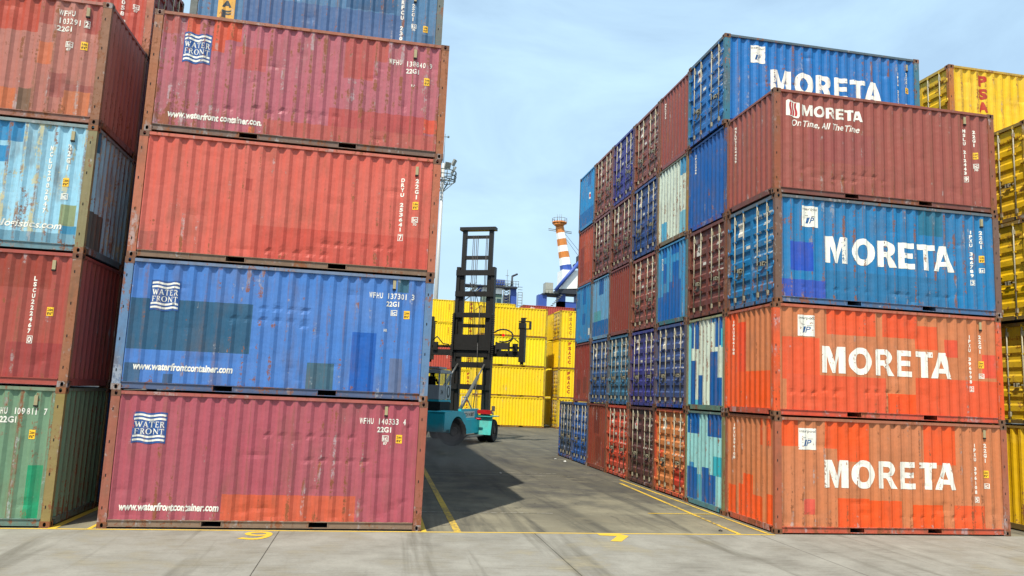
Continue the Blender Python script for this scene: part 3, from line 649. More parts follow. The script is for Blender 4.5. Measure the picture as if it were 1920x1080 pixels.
R(1, 2, MINT, 'mint-white container with vertical blue patches above the turquoise one', rust=.35, rail=(170, 176, 140), brail=(110, 150, 130), post=(150, 150, 120),
  ends=[(.12, .1, .22, 2.5, (110, 200, 215)), (.26, 1.75, .42, 2.5, DB), (.56, 1.72, .82, 2.6, DB), (1.85, 1.72, 1.98, 2.55, DB), (2.08, 1.75, 2.2, 2.6, DB), (1.5, 2.4, 1.85, 2.6, (60, 150, 205)), (.24, .1, .62, 1.40, DB), (.78, .1, 1.08, .98, DB), (1.50, .1, 1.92, 1.6, DB), (1.92, .1, 2.18, .90, DB), (2.14, 1.7, 2.33, 2.2, (90, 200, 215)), (.62, .1, .78, .3, (90, 200, 215))], emarks=[('lettering', [(VT('NCLU200', .48, 2.33, 1.85, .045), 0, 0)], [WHITE_E])])
R(1, 3, (126, 68, 64), 'dark brown container with doors between the mint one and the plain blue one', end='door', rust=.35, emarks=door_marks('DRYU 264248', 5, 4, tagc=GREYP))
R(1, 4, (22, 98, 176), 'plain royal-blue container with ribbed end, beside the brown MORETA one', post=(20, 96, 170), rust=.12, brail=(10, 90, 190), emarks=[('lettering', [(VT('IPXU366', .42, 2.33, 1.72, .045), 0, 0)], [WHITE_E])])
R(1, 5, (14, 122, 200), 'bright blue container with doors and MORETA lettering, topmost on the right', end='door', hi=True, rust=.3, post=(64, 128, 150), rail=(90, 110, 120), wear=.45, nudge=(-.05, 0, 0), brail=(10, 100, 190),
  emarks=door_marks('IPXU 373253', 5, 5), smarks=[ip_logo(.80, 1.86, 1.22, 2.36), moreta_mark(1.40, 1.06, 4.84, 1.74), ipxu('IPXU 373253', '1', 5.37), sticker(5.60, 1.52)], vent=(5.66, 2.30))
R(2, 1, (236, 146, 86), 'orange container with doors and a red lower corner, third along the ground on the right', end='door', rail=(210, 92, 62), brail=(226, 84, 60), post=(206, 84, 54), rust=.3, emarks=door_marks('PSLU 302861', 5, 6, tagc=GREYP)+[('repair_patch', [(rect2(1.42, .2, 2.2, .86), 0, 0)], [paint((222, 66, 44), .2)]), ('repair_patch', [(rect2(.2, 1.02, .6, 1.3), 0, 0)], [paint((240, 90, 50), .2)])])
R(2, 2, (66, 92, 150), 'dusty blue container with doors, beside the mint-white one', end='door', rust=.3, brail=(20, 80, 180), emarks=door_marks('IPXU 370871', 5, 9))
R(2, 3, (60, 156, 210), 'sky-blue container with darker blue squares on its ribbed end', rust=.25, post=(96, 130, 130), brail=(56, 130, 140),
  ends=[(.12, .1, .5, .95, (28, 110, 188)), (.5, .1, .95, 1.05, (20, 104, 182)), (.95, .1, 1.9, 1.35, (20, 104, 182)), (.45, 1.35, .75, 2.0, (20, 104, 182)), (1.3, 1.35, 1.7, 1.95, (20, 104, 182)), (.42, 2.2, .75, 2.6, (20, 104, 182)), (1.15, 2.2, 1.7, 2.6, (20, 104, 182))], emarks=[('lettering', [(VT('NCLU20', .42, 2.2, 1.8, .045), 0, 0)], [WHITE_E])])
R(2, 4, MINT, 'mint-white container with small blue corner patches, fourth up next to the royal-blue one', rust=.4, post=(176, 140, 84), rail=(110, 110, 90), brail=(130, 120, 90),
  ends=[(1.85, 2.0, 2.33, 2.6, (60, 160, 205)), (.35, .1, .8, .78, (90, 180, 215)), (1.85, .1, 2.3, .85, (120, 196, 215))])
R(2, 5, (160, 80, 74), 'maroon container with ribbed end on the top row, next to the topmost blue one', rust=.3, emarks=[('lettering', [(VT('MSLU212', .42, 2.3, 1.75, .045), 0, 0)], [WHITE_E])])
R(3, 1, (98, 58, 62), 'dark plum container with doors on the ground between the two orange ones', end='door', rust=.35, emarks=door_marks('MSLU 218205', 5, 7))
R(3, 2, (64, 66, 150), 'indigo container with doors, second level', end='door', rust=.2, emarks=door_marks('MRTU 212081', 5, 8))
R(3, 3, (158, 84, 76), 'red-brown container with doors, third level beside the sky-blue one', end='door', rust=.35, emarks=door_marks('MRTU 216641', 5, 10))
R(3, 4, (34, 80, 150), 'navy-blue container with doors, fourth level beside the mint-white one', end='door', rust=.3, emarks=door_marks('MSLU 255002', 4, 11))
R(3, 5, (152, 84, 76), 'brown container with doors on the top row, beside the maroon ribbed one', end='door', rust=.3, emarks=door_marks('MRTU 213205', 5, 13))
R(4, 1, (226, 82, 54), 'red-orange container with doors on the ground, left of the dark plum one', end='door', rust=.35, emarks=door_marks('TGHU 276321', 5, 14, tagc=GREYP))
R(4, 2, (58, 130, 168), 'teal-blue container with doors, second level', end='door', rust=.3, brail=(20, 100, 160), emarks=door_marks('IPXU 380213', 5, 15))
R(4, 3, (150, 68, 60), 'plain maroon container with ribbed end, third level', rust=.25)
R(4, 4, (132, 66, 66), 'wine-red container with doors, fourth level beside the navy one', end='door', rust=.35, emarks=door_marks('MRTU 212201', 5, 16))
R(4, 5, (58, 60, 156), 'violet-blue container with doors on the top row', end='door', rust=.15, emarks=door_marks('MRTU 211702', 5, 17))
R(5, 1, (152, 66, 52), 'rusty maroon container with ribbed end on the ground', rust=.35, ends=[(.8, 1.4, 1.5, 2.4, (122, 52, 44)), (1.1, .3, 1.7, 1.3, (130, 58, 46)), (1.9, .1, 2.3, .9, (132, 58, 50))])
R(5, 2, (42, 96, 160), 'mid-blue container with doors, second level next to the teal-blue one', end='door', rust=.3, emarks=door_marks('IPXU 391220', 4, 18))
R(5, 3, (108, 178, 220), 'light blue container with a dark blue lower band and one dark square', rust=.35, ends=[(.12, .1, 2.33, .78, (22, 110, 176)), (.9, 1.85, 1.6, 2.6, (16, 100, 170)), (.3, .78, 1.2, 1.2, (90, 170, 180))])
R(5, 4, (140, 72, 70), 'brown-red container with doors, fourth level, second from its far end', end='door', rust=.4, emarks=door_marks('MRTU 210777', 4, 19))
R(5, 5, (158, 84, 74), 'rusty brown container with doors, top row, second from its far end', end='door', rust=.4, emarks=door_marks('MRTU 219001', 4, 20))
R(6, 1, (32, 100, 182), 'blue container with doors on the ground, second from the far end', end='door', rust=.25, emarks=door_marks('IPXU 300121', 3, 21))
R(6, 2, (158, 66, 58), 'maroon ribbed container at the far end of the second level', rust=.3, ends=[(.4, .3, 1.0, 1.0, (130, 60, 56)), (1.4, .4, 1.9, 1.1, (130, 62, 54))])
R(6, 3, (46, 146, 205), 'cyan-blue ribbed container at the far end of the third level', rust=.2, ends=[(1.1, 1.7, 1.5, 2.5, (20, 110, 180)), (.12, 1.6, .5, 2.3, (40, 120, 180)), (1.1, .8, 1.5, 1.3, (20, 110, 180)), (2.0, .3, 2.3, .6, (220, 230, 225))])
R(6, 4, (186, 82, 62), 'orange-red ribbed container at the far end of the fourth level', rust=.3, ends=[(.3, .2, .9, 1.8, (150, 66, 58)), (.9, 1.0, 1.7, 2.3, (206, 92, 68))])
R(6, 5, (36, 152, 216), 'cyan ribbed container at the far end of the top row', rust=.2, ends=[(.12, .1, 2.33, .85, (26, 118, 184)), (1.2, 1.9, 1.8, 2.5, (26, 118, 184))], emarks=[('placard', [(rect2(1.55, 1.25, 1.75, 1.55), 0, 0), (rect2(1.6, 1.33, 1.7, 1.47), 1, 1)], [WHITE_E, LRED])])
R(7, 1, (62, 88, 120), 'slate-blue container with doors, last on the ground at the far end of the right block', end='door', rust=.35, brail=(30, 90, 170), post=(36, 96, 176), emarks=door_marks('IPXU 377777', 3, 22))
# ================================================================== block Y (yellow, right edge)
GY = 'yellow containers at the right edge'; YX = 20.85; YW = (250, 200, 16)
YF = paint((190, 130, 30), .2, '', .5)
for k, lb in ((1, 'yellow container with a ribbed end on the ground at the right edge'), (2, 'yellow container with doors, second up at the right edge'), (3, 'yellow container with doors, third up at the right edge, small placard on its door'), (4, 'yellow container with doors, fourth up at the right edge')):
    mk = door_marks('PSAU 375606', 0, 30+k, placard=False, fg=YF)+([('placard', [(rect2(.50, 1.72, .68, 1.82), 0, 0)], [WHITE_E]), ('lettering', [(T('PSA', .5, 1.88, .72, 1.97), 0, 0)], [YF])] if k == 3 else []) if k > 1 else []
    container((YX-(.12 if k == 3 else 0), 0, Z(k)), YW if k != 2 else (240, 196, 20), lb, GY, end='door' if k > 1 else 'solid', hi=False, rust=.38, post=(206, 160, 40), rail=(160, 130, 60), brail=(120, 100, 60), cast=(130, 96, 60), emarks=mk, seed=200+k, smarks=[psac(1.0, PS5, .3)])
for k in range(1, 5): hidden((YX, 2.5, Z(k)), YW, 'yellow container in the second row at the right edge, hidden behind the first', 'hidden yellow containers')
container((YX, 2.5, Z(5)), (254, 206, 14), 'yellow container with doors and red PSACC letters, topmost at the right edge', GY, end='door', hi=True, rust=.35, post=(196, 120, 50), rail=(206, 170, 70), cast=(140, 90, 60), emarks=door_marks('PSAU 302004', 0, 40, placard=False, fg=YF), smarks=[psac(1.0, PS5, .33, w=.30, bold=.055)], seed=240)
# ================================================================== far yellow wall
GF = 'yellow containers stacked across the end of the alley'
FY = 48.5; YB = (255, 206, 10)
def far(x, y, k, col, label, **kw): return container((x, y, Z(k)), col, label, GF, hi=False, rust=kw.pop('rust', .12), post=tuple(int(c*.85) for c in col), cast=(170, 120, 40), wear=.2, kk=.86, **kw)
YB = (255, 216, 0)
lv = ('lowest', 'second', 'third', 'top')
for k in range(1, 5):
    far(13.62, FY, k, (255, 224, 0) if k == 3 else (255, 210, 0), 'yellow container with long ribbed side in the wide stack behind the container handler, %s level' % lv[k-1], brail=(180, 130, 30))
    far(20.78, FY, k, (255, 212, 0), 'yellow container with PSACC letters in the stack beside the right block, %s level' % lv[k-1], end='door' if k in (1, 2, 4) else 'solid', brail=(170, 120, 40), smarks=[psac(.86, PS5, .3, col=REDL if k in (2, 3) else paint((214, 150, 20), .2, 'S', .5))])
for k in range(1, 5):
    hidden((13.62, FY+2.5, Z(k)), YB, 'yellow container in the second row of the wide stack, mostly hidden', 'mostly hidden yellow containers')
    hidden((20.78, FY+2.5, Z(k)), YB, 'yellow container in the second row beside the right block, hidden', 'mostly hidden yellow containers')
for k in range(1, 6):
    lb5 = ('ground level', 'second level', 'third level', 'fourth level', 'top level')[k-1]
    far(13.35-6.06, 67.5, k, (190, 78, 66) if k == 3 else YB, ('red' if k == 3 else 'yellow')+' container in the far row left of the handler mast, '+lb5, smarks=[lettering([VT('22G1', 5.5, 2.1, 1.2, .1)], WHITE if k == 3 else REDL)])
    far(14.24, 67.5, k, YB, 'yellow container in the far row seen through and beside the handler mast, '+lb5, smarks=[psac(.86, PS5, .3)])
    far(21.12, 67.5, k, (176, 74, 66) if k == 5 else YB, ('red-brown container with a white emblem, above the yellow ones at the end of the alley' if k == 5 else 'yellow container in the far row behind the PSACC stack, '+lb5), smarks=[moreta_logo(.9, 1.9, 1.35, 2.4)]+[lettering([VT('22', 5.0, 2.2, 1.8, .1)])] if k == 5 else [])

# ================================================================== ground
def ground_mat(kind):
    m, nd, L, bs = newmat(kind); tc = nd.new('ShaderNodeTexCoord'); v = tc.outputs['Object']
    big = noi(nd, L, v, .16, 5, .6); med = noi(nd, L, v, .9, 6, .65); fin = noi(nd, L, v, 22, 8, .75); gr = noi(nd, L, v, 120, 3, .8)
    mr = nd.new('ShaderNodeMapping'); L(v, mr.inputs[0]); mr.inputs['Rotation'].default_value = (0, 0, rad(8 if kind != 'apron' else 78)); mr.inputs['Scale'].default_value = (1.5, .11, 1)
    st = noi(nd, L, mr.outputs[0], 1.0, 5, .6, dist=.6)
    if kind == 'apron': a, b, dk = alb((182, 179, 166), .52), alb((156, 152, 140), .52), alb((104, 99, 90), .5)
    else: a, b, dk = alb((122, 117, 106), .52), alb((96, 93, 87), .52), alb((74, 72, 69), .5)
    c = mixn(nd, L, rng(nd, L, med, .35, .65), a, b)
    if kind != 'apron':                                   # the alley gets dirtier away from the apron
        sx = nd.new('ShaderNodeSeparateXYZ'); L(v, sx.inputs[0])
        yy = mth(nd, L, 'ADD', sx.outputs[1], mth(nd, L, 'MULTIPLY', mth(nd, L, 'SUBTRACT', mth(nd, L, 'ADD', med, big), 1.0), 16))
        c = mixn(nd, L, rng(nd, L, yy, 7.5, 0, 0, .9), c, mixn(nd, L, med, alb((176, 168, 152), .52), alb((150, 144, 130), .52)))
    c = mixn(nd, L, rng(nd, L, st, .52, .70, 0, .75 if kind != 'apron' else .7), c, dk)
    pale = alb((196, 184, 158), .55)
    c = mixn(nd, L, mth(nd, L, 'MULTIPLY', rng(nd, L, big, .50, .66), rng(nd, L, med, .50, .68, 0, .7)), c, pale)
    fineg = mixn(nd, L, fin, (.74, .74, .74, 1), (1.26, 1.26, 1.26, 1)); c = mixn(nd, L, 1., c, fineg, 'MULTIPLY')
    g2 = mixn(nd, L, gr, (.86, .86, .86, 1), (1.14, 1.14, 1.14, 1)); c = mixn(nd, L, 1., c, g2, 'MULTIPLY')
    if kind == 'apron':                                   # broom marks and expansion joints of the concrete
        mb = nd.new('ShaderNodeMapping'); L(v, mb.inputs[0]); mb.inputs['Rotation'].default_value = (0, 0, rad(-7)); mb.inputs['Scale'].default_value = (1.2, 26, 1)
        bm_ = noi(nd, L, mb.outputs[0], 1.0, 4, .7)
        c = mixn(nd, L, mth(nd, L, 'MULTIPLY', rng(nd, L, bm_, .50, .70, 0, .75), rng(nd, L, med, .38, .62, .1, 1)), c, dk)
        xyz = nd.new('ShaderNodeSeparateXYZ'); L(v, xyz.inputs[0])
        wob = mth(nd, L, 'MULTIPLY', mth(nd, L, 'SUBTRACT', fin, .5), .02)
        fr = mth(nd, L, 'FRACT', mth(nd, L, 'DIVIDE', mth(nd, L, 'ADD', mth(nd, L, 'SUBTRACT', xyz.outputs[0], 3.32), wob), 5.06))
        d = mth(nd, L, 'ABSOLUTE', mth(nd, L, 'SUBTRACT', fr, .5)); c = mixn(nd, L, rng(nd, L, d, .4978, .4988, 0, .85), c, alb((60, 56, 50), .5))
    if kind != 'apron':                                   # curved tyre tracks, oil drips and spilled cement
        for ang, sx, off, st_ in ((-12, .9, 0, .28),):
            mt_ = nd.new('ShaderNodeMapping'); L(v, mt_.inputs[0]); mt_.inputs['Rotation'].default_value = (0, 0, rad(ang)); mt_.inputs['Location'].default_value = (off, 0, 0)
            wv = nd.new('ShaderNodeTexWave'); wv.inputs['Scale'].default_value = .09*sx; wv.inputs['Distortion'].default_value = 2.2; wv.inputs['Detail'].default_value = 1; wv.inputs['Detail Scale'].default_value = .35; L(mt_.outputs[0], wv.inputs['Vector'])
            c = mixn(nd, L, mth(nd, L, 'MULTIPLY', rng(nd, L, wv.outputs['Fac'], .72, .97, 0, st_), rng(nd, L, fin, .35, .6, .3, 1)), c, alb((44, 43, 42), .6))
        oil = noi(nd, L, v, 1.9, 5, .6); c = mixn(nd, L, rng(nd, L, oil, .66, .70, 0, .6), c, alb((48, 46, 44), .6))
        cem = noi(nd, L, v, .55, 8, .75); c = mixn(nd, L, mth(nd, L, 'MULTIPLY', rng(nd, L, cem, .60, .72, 0, .7), rng(nd, L, fin, .4, .6)), c, alb((205, 196, 172), .6))
    vo = nd.new('ShaderNodeTexVoronoi'); vo.feature = 'DISTANCE_TO_EDGE'; vo.inputs['Scale'].default_value = .22
    va = nd.new('ShaderNodeVectorMath'); L(v, va.inputs[0]); nc = nd.new('ShaderNodeTexNoise'); nc.inputs['Scale'].default_value = .9; nc.inputs['Detail'].default_value = 6; L(v, nc.inputs['Vector']); L(nc.outputs['Color'], va.inputs[1]); L(va.outputs[0], vo.inputs['Vector'])
    c = mixn(nd, L, mth(nd, L, 'MULTIPLY', rng(nd, L, vo.outputs['Distance'], .002, .006, (.35 if kind != 'apron' else .0), 0), rng(nd, L, med, .48, .56)), c, alb((52, 49, 45), .6))
    spk = noi(nd, L, v, 48, 2, .5); c = mixn(nd, L, rng(nd, L, spk, .72, .76, 0, .5), c, alb((70, 64, 56), .6))
    L(c, bs.inputs['Base Color']); bs.inputs['Roughness'].default_value = .88; bs.inputs['Specular IOR Level'].default_value = .25
    bp = nd.new('ShaderNodeBump'); bp.inputs['Strength'].default_value = .35; bp.inputs['Distance'].default_value = .01; L(mth(nd, L, 'ADD', fin, mth(nd, L, 'MULTIPLY', gr, .4)), bp.inputs['Height']); L(bp.outputs[0], bs.inputs['Normal'])
    return m
g = MB(); g.quad([(-1500, -600, 0), (1800, -600, 0), (1800, 3000, 0), (-1500, 3000, 0)]); go = g.build('ground', ground_mat('yard')); tag(go, 'dark worn asphalt of the container yard', kind='structure')
g = MB(); g.quad([(-80, -60, .004), (110, -60, .004), (110, -.02, .004), (-80, -.02, .004)]); tag(g.build('concrete_apron', ground_mat('apron')), 'pale worn concrete in front of the stacks', kind='structure')
def line_mat(wear, col=(238, 196, 60)):
    m, nd, L, bs = newmat('line paint'); tc = nd.new('ShaderNodeTexCoord'); v = tc.outputs['Object']
    a = noi(nd, L, v, 9, 8, .75); b = noi(nd, L, v, .8, 3, .5); w = mth(nd, L, 'ADD', mth(nd, L, 'MULTIPLY', a, .7), mth(nd, L, 'MULTIPLY', b, .3))
    c = mixn(nd, L, rng(nd, L, w, wear, wear+.12), alb(col, .62), alb((130, 118, 92), .55)); L(c, bs.inputs['Base Color']); bs.inputs['Roughness'].default_value = .8; return m
LM, LW = line_mat(.56), line_mat(.47); LWW = line_mat(.44, (200, 196, 180))
def gline(a, b, w, mat, lab, z=.008):
    vs, fs = line2(a, b, w); n = max(1, int(math.hypot(b[0]-a[0], b[1]-a[1])/.5)); bm = MB()
    bm.quad([(x, y, z) for x, y in vs]); return tag(bm.build('ground_marking', mat), lab, kind='structure')
gline((-7.5, -.10), (13.7, -.10), .075, LM, 'long yellow line along the front of the stacks')
gline((6.80, -.06), (6.92, 13), .15, LW, 'worn yellow lane line beside the WATERFRONT stack')
gline((12.98, -.05), (13.30, 9), .10, LW, 'yellow lane line in front of the right block')
gline((13.70, -.05), (13.64, 10), .09, LW, 'yellow line along the foot of the right block', .0085)
gline((-.74, -.06), (-.74, 8), .14, LM, 'yellow line along the foot of the left edge stack')
gline((-.10, -.06), (-.10, 8), .08, LM, 'yellow line along the hidden side of the WATERFRONT stack')
gline((6.12, -.06), (6.16, 6), .10, LM, 'yellow line along the foot of the WATERFRONT stack')
gline((11.9, 2.65), (13.7, 2.65), .07, LM, 'short yellow cross line near the right block', .009)
gline((12.98, -.10), (13.8, -.10), .07, LM, 'short yellow closing line at the corner of the right block', .0095)
gline((7.2, 10.7), (12.0, 10.7), .05, LWW, 'faint white cross line in the alley'); gline((7.2, 11.5), (11.7, 11.5), .05, LWW, 'second faint white cross line in the alley')
gline((6.1, 2.45), (9.4, 2.45), .04, LWW, 'faint pale cross line beside the WATERFRONT stack')
def flat(name, m2, z, mat, lab):
    bm = MB()
    for f in m2[1]: bm.quad([(m2[0][i][0], m2[0][i][1], z) for i in f])
    return tag(bm.build(name, mat), lab, kind='structure')
def band(pts, w):
    out = []
    for a, b in zip(pts, pts[1:]): out.append(line2(a, b, w))
    return join2(out)
n9 = loops2d([ell(2.98, -.42, .25, .22, 26), ell(2.98, -.42, .14, .10, 22)])
tail = loops2d([[(3.23, -.42)]+arc(2.93, -.50, .31, .50, 5, -105, 12)+[(2.66, -.90), (2.74, -.80)]+arc(2.93, -.50, .20, .36, -100, 5, 10)])
flat('ground_number', n9, .0090, LM, 'yellow painted number nine on the concrete'); flat('ground_number', tail, .0098, LM, 'tail of the yellow painted nine')
sv = loops2d([[(9.72, -.14), (10.2, -.14), (10.34, -.36), (9.98, -.95), (9.76, -.92), (10.08, -.38), (9.72, -.32)]])
flat('ground_number', sv, .009, LM, 'yellow painted number seven on the concrete')
# ================================================================== container handler
exec_forklift = True
TEAL = paint((10, 175, 190), .08, '', .3, .95); TEAL_LIT = paint((70, 200, 190), .08, '', .5); MAST = plain((34, 31, 28), .55, .2, .25); GREYC = paint((168, 170, 172), .1, '', .5); STEEL = plain((120, 118, 112), .4, .5, .2)  # second teal puts the mudguard's sunlit look into its colour
RUB = plain((30, 29, 28), .9, 0, .3); REDP = plain((200, 26, 30), .4); RIM = plain((70, 62, 56), .7)
def glassm():
    m, nd, L, bs = newmat('glass'); bs.inputs['Base Color'].default_value = (.55, .6, .58, 1); bs.inputs['Transmission Weight'].default_value = 1; bs.inputs['Roughness'].default_value = .03; bs.inputs['IOR'].default_value = 1.1; return m
GLASS = glassm()
TH = 26
hx, hy = 10.35, 29.0
fk = empty('container_handler', (hx, hy, 0), rad(-TH)); tag(fk, 'teal empty container handler with a tall black mast and grey cab in the alley', 'container handler')
m = MB(); m.box((-.95, -3.75, .75), (.95, .75, 1.45)); m.box((-.5, -6.4, .75), (.5, -3.8, 1.6)); m.box((-1.3, -6.95, .8), (1.3, -6.42, 1.64)); m.build('chassis', TEAL, fk, .03)
m = MB(); m.box((-1.3, -6.9, 1.66), (1.3, -3.9, 1.78)); m.box((.96, -3.7, .55), (1.22, -.85, 1.32)); m.box((.96, -3.8, 1.33), (1.12, -.75, 1.90)); m.build('body', TEAL, fk, .03)
# rear mudguard arch
m = MB(); pts = [(-6.9, .9), (-6.9, 1.78)]+[(-4.95+1.4*math.sin(rad(a))*.95, 1.48+.34*math.cos(rad(a))) for a in range(0, 91, 15)]+[(-3.6, .95), (-3.85, .95)]+[(-4.95+1.10*math.cos(rad(a)), .72+.82*math.sin(rad(a))) for a in range(0, 181, 15)]+[(-6.1, .9)]
m.prism(pts, .55, 1.36, 0); m.build('rear_mudguard', TEAL, fk)
def wheel(px_, py_, R_, w, turn=0, name='wheel'):
    x = y = 0.
    m = MB(); n = 40; prof = [(-.5, .80), (-.5, .93), (-.40, .985), (-.28, 1.0), (.28, 1.0), (.40, .985), (.5, .93), (.5, .80), (.44, .60), (-.44, .60)]
    rings = []
    for i in range(n):
        t = 2*math.pi*i/n; k = 1.0 if i % 2 else .965
        rings.append([m.bm.verts.new((x+a*w, y+b*R_*(k if b > .95 else 1)*math.cos(t), R_+b*R_*(k if b > .95 else 1)*math.sin(t))) for a, b in prof])
    for i in range(n):
        A, B = rings[i], rings[(i+1) % n]
        for j in range(len(prof)): m.bm.faces.new((A[j], A[(j+1) % len(prof)], B[(j+1) % len(prof)], B[j]))
    o = m.build(name, RUB, fk); o.location = (px_, py_, 0); o.rotation_euler = (0, 0, rad(turn) + (math.pi if px_ < 0 else 0))
    m = MB(); m.tube((x-.25*w, y, R_), (x+.36*w, y, R_), .60*R_, 24); m.tube((x+.36*w, y, R_), (x+.5*w, y, R_), .34*R_, 16, r2=.22*R_)
    for i in range(10): t = 2*math.pi*i/10; m.tube((x+.36*w, y+.45*R_*math.cos(t), R_+.45*R_*math.sin(t)), (x+.40*w, y+.45*R_*math.cos(t), R_+.45*R_*math.sin(t)), .03, 6)
    m.build('rim', RIM, o)
RWX, RWY, FWX = 1.08, -4.95, 1.72
for s in (-1, 1):
    wheel(s*RWX, RWY, .75, .50, -46)
    wheel(s*FWX, 0, .66, .42); wheel(s*(FWX-.50), 0, .66, .42)
    m = MB(); x0, x1 = (1.0, 1.98) if s > 0 else (-1.98, -1.0)
    M_ = Matrix.Translation((0, -1.02, .45)) @ Matrix.Rotation(rad(-14), 4, 'X')
    m.box((x0, 0, 0), (x1, .05, 1.15), 0, M_); m.box((x0, -.95, 1.46), (x1, .62, 1.51)); m.build('front_mudguard', TEAL_LIT, fk, .01)
m = MB(); m.box((.95, -3.6, .40), (1.60, -1.1, .46)); m.build('step', STEEL, fk)
m = MB(); m.box((1.02, -.98, 1.62), (1.92, -.62, 1.84)); m.build('beacon_bar', REDP, fk, .03)
m = MB(); m.tube((1.05, -1.25, 1.33), (1.45, -1.25, 1.33), .06, 10); m.build('rear_lamp', REDP, fk)
m = MB(); m.tube((1.86, -.3, 1.55), (1.86, -.3, 1.75), .04, 8); m.box((1.78, -.36, 1.78), (1.96, -.26, 2.08)); m.build('side_mirror', STEEL, fk)
m = MB(); m.box((1.121, -3.3, 1.42), (1.126, -1.5, 1.76)); sgn = m.build('sign', WHITE_E, fk)
v2, f2 = T('ECH 14 GM.T', -3.2, 1.48, -1.6, 1.70, .04); m = MB()
for f in f2: m.quad([(1.129, v2[i][0], v2[i][1]) for i in f])
m.build('sign_lettering', BLK, sgn)
# cab (left-rear of the mast, raised) with driver
cx0, cx1, cy0, cy1, cz0, cz1 = -.85, .36, -5.3, -3.55, 2.38, 4.10
m = MB(); m.box((cx0, cy0, cz0), (cx1, cy1, cz0+.75))
m.prism([(cy0-.05, 3.95), (cy1-.25, 3.95), (cy1+.05, 3.82), (cy1+.05, 3.76), (cy0-.05, 3.76)], cx0-.05, cx1+.05, 0)
m.box((cx0+.1, cy0+.1, cz1-.1), (cx1-.1, cy1-.5, cz1))
for x in (cx0, cx1-.07):
    for y in (cy0, cy0+.95, cy1-.08): m.box((x, y, cz0+.75), (x+.07, y+.08, 3.76))
cab = m.build('cab', GREYC, fk, .01)
m = MB(); m.box((cx1-.03, cy0+.08, cz0+.78), (cx1-.02, cy0+.95, 3.75)); m.box((cx1-.03, cy0+1.03, cz0+.78), (cx1-.02, cy1-.08, 3.75)); m.box((cx0+.08, cy0+.02, cz0+.78), (cx1-.08, cy0+.03, 3.75)); m.box((cx0+.08, cy1-.03, cz0+.78), (cx1-.08, cy1-.02, 3.75)); m.build('window', GLASS, cab)
m = MB(); m.box((cx1+.001, cy1-.80, cz0+.02), (cx1+.03, cy1-.06, cz0+.78)); dr = m.build('cab_door', paint((205, 207, 206), .05), cab, .01)
vs, fs = loops2d([ell(0, 0, .26, .33, 20), ell(.02, .03, .13, .22, 20)]); m = MB()
for f in fs: m.quad([(cx1+.036, cy1-.42+vs[i][0], cz0+.40+vs[i][1]) for i in f])
m.build('door_handle', BLK, dr)
v2, f2 = T('34', cy0+.25, cz0+.25, cy0+.62, cz0+.50, .04); m = MB()
for f in f2: m.quad([(cx1+.004, v2[i][0], v2[i][1]) for i in f])
m.build('cab_number', BLK, cab)
m = MB()
for x in (-.8, .22):
    for y in (-5.2, -4.4, -3.7): m.box((x, y, 1.7), (x+.12, y+.14, 2.46))
m.box((-.85, -5.3, 2.2), (.38, -3.5, 2.36)); m.build('cab_frame', TEAL, fk)
m = MB(); m.box((-.4, -5.4, 1.6), (.5, -3.9, 2.26)); m.build('gap_block', DARK, fk)  # dark box filling the gap under the cab
m = MB(); m.path([(1.0, -3.5, 1.9), (1.0, -3.4, 2.55), (1.0, -2.7, 2.55), (1.0, -1.7, 1.9)], .035, 8); m.build('guard_rail', GREYC, fk)
# mast
m = MB(); my = .95
for s in (-1, 1): m.box((s*1.24, my-.20, .35), (s*1.02, my+.20, 10.5)); m.box((s*1.235, my-.42, 5.2), (s*1.14, my-.20, 7.6))
for z, h in ((9.96, .34), (8.65, .32), (7.35, .30), (4.30, .34), (2.98, .32), (.6, .4)): m.box((-1.24, my-.27, z), (1.24, my-.202, z+h))
mo = m.build('outer_mast', MAST, fk, .01)
m = MB()
for s in (-1, 1): m.box((s*.99, my-.13, .8), (s*.74, my+.13, 12.82))
m.box((-1.16, my-.24, 12.82), (1.16, my+.24, 13.02)); m.box((-.74, my-.1, 12.33), (.74, my+.1, 12.50)); m.box((-.74, my-.1, 11.0), (.74, my+.1, 11.22)); m.box((-.74, my-.1, 6.76), (.74, my+.1, 6.96)); m.build('inner_mast', MAST, fk, .01)
m = MB()
for x in (-.28, -.18, -.05, .05, .66, .58): m.tube((x, my-.16, 4.2), (x*1.0, my-.12, 12.5), .022, 5)
m.path([(-.3, my-.3, 9.5), (.2, my-.32, 8.6), (.42, my-.3, 7.9), (.40, my-.32, 5.8), (.44, my-.3, 3.4), (.30, my-.32, 1.6)], .028, 5); m.build('chain', plain((60, 58, 56), .5, .3), fk)
for s in (-1, 1):
    m = MB(); a = Vector((s*.85, -3.4, 1.75)); b = Vector((s*.85+.02, my-.25, 4.5)); mid_ = a.lerp(b, .72)
    m.tube(a, mid_, .10, 12); m.tube(mid_, b, .055, 10, 1); m.build('tilt_cylinder', [plain((104, 104, 100), .5), STEEL], fk)
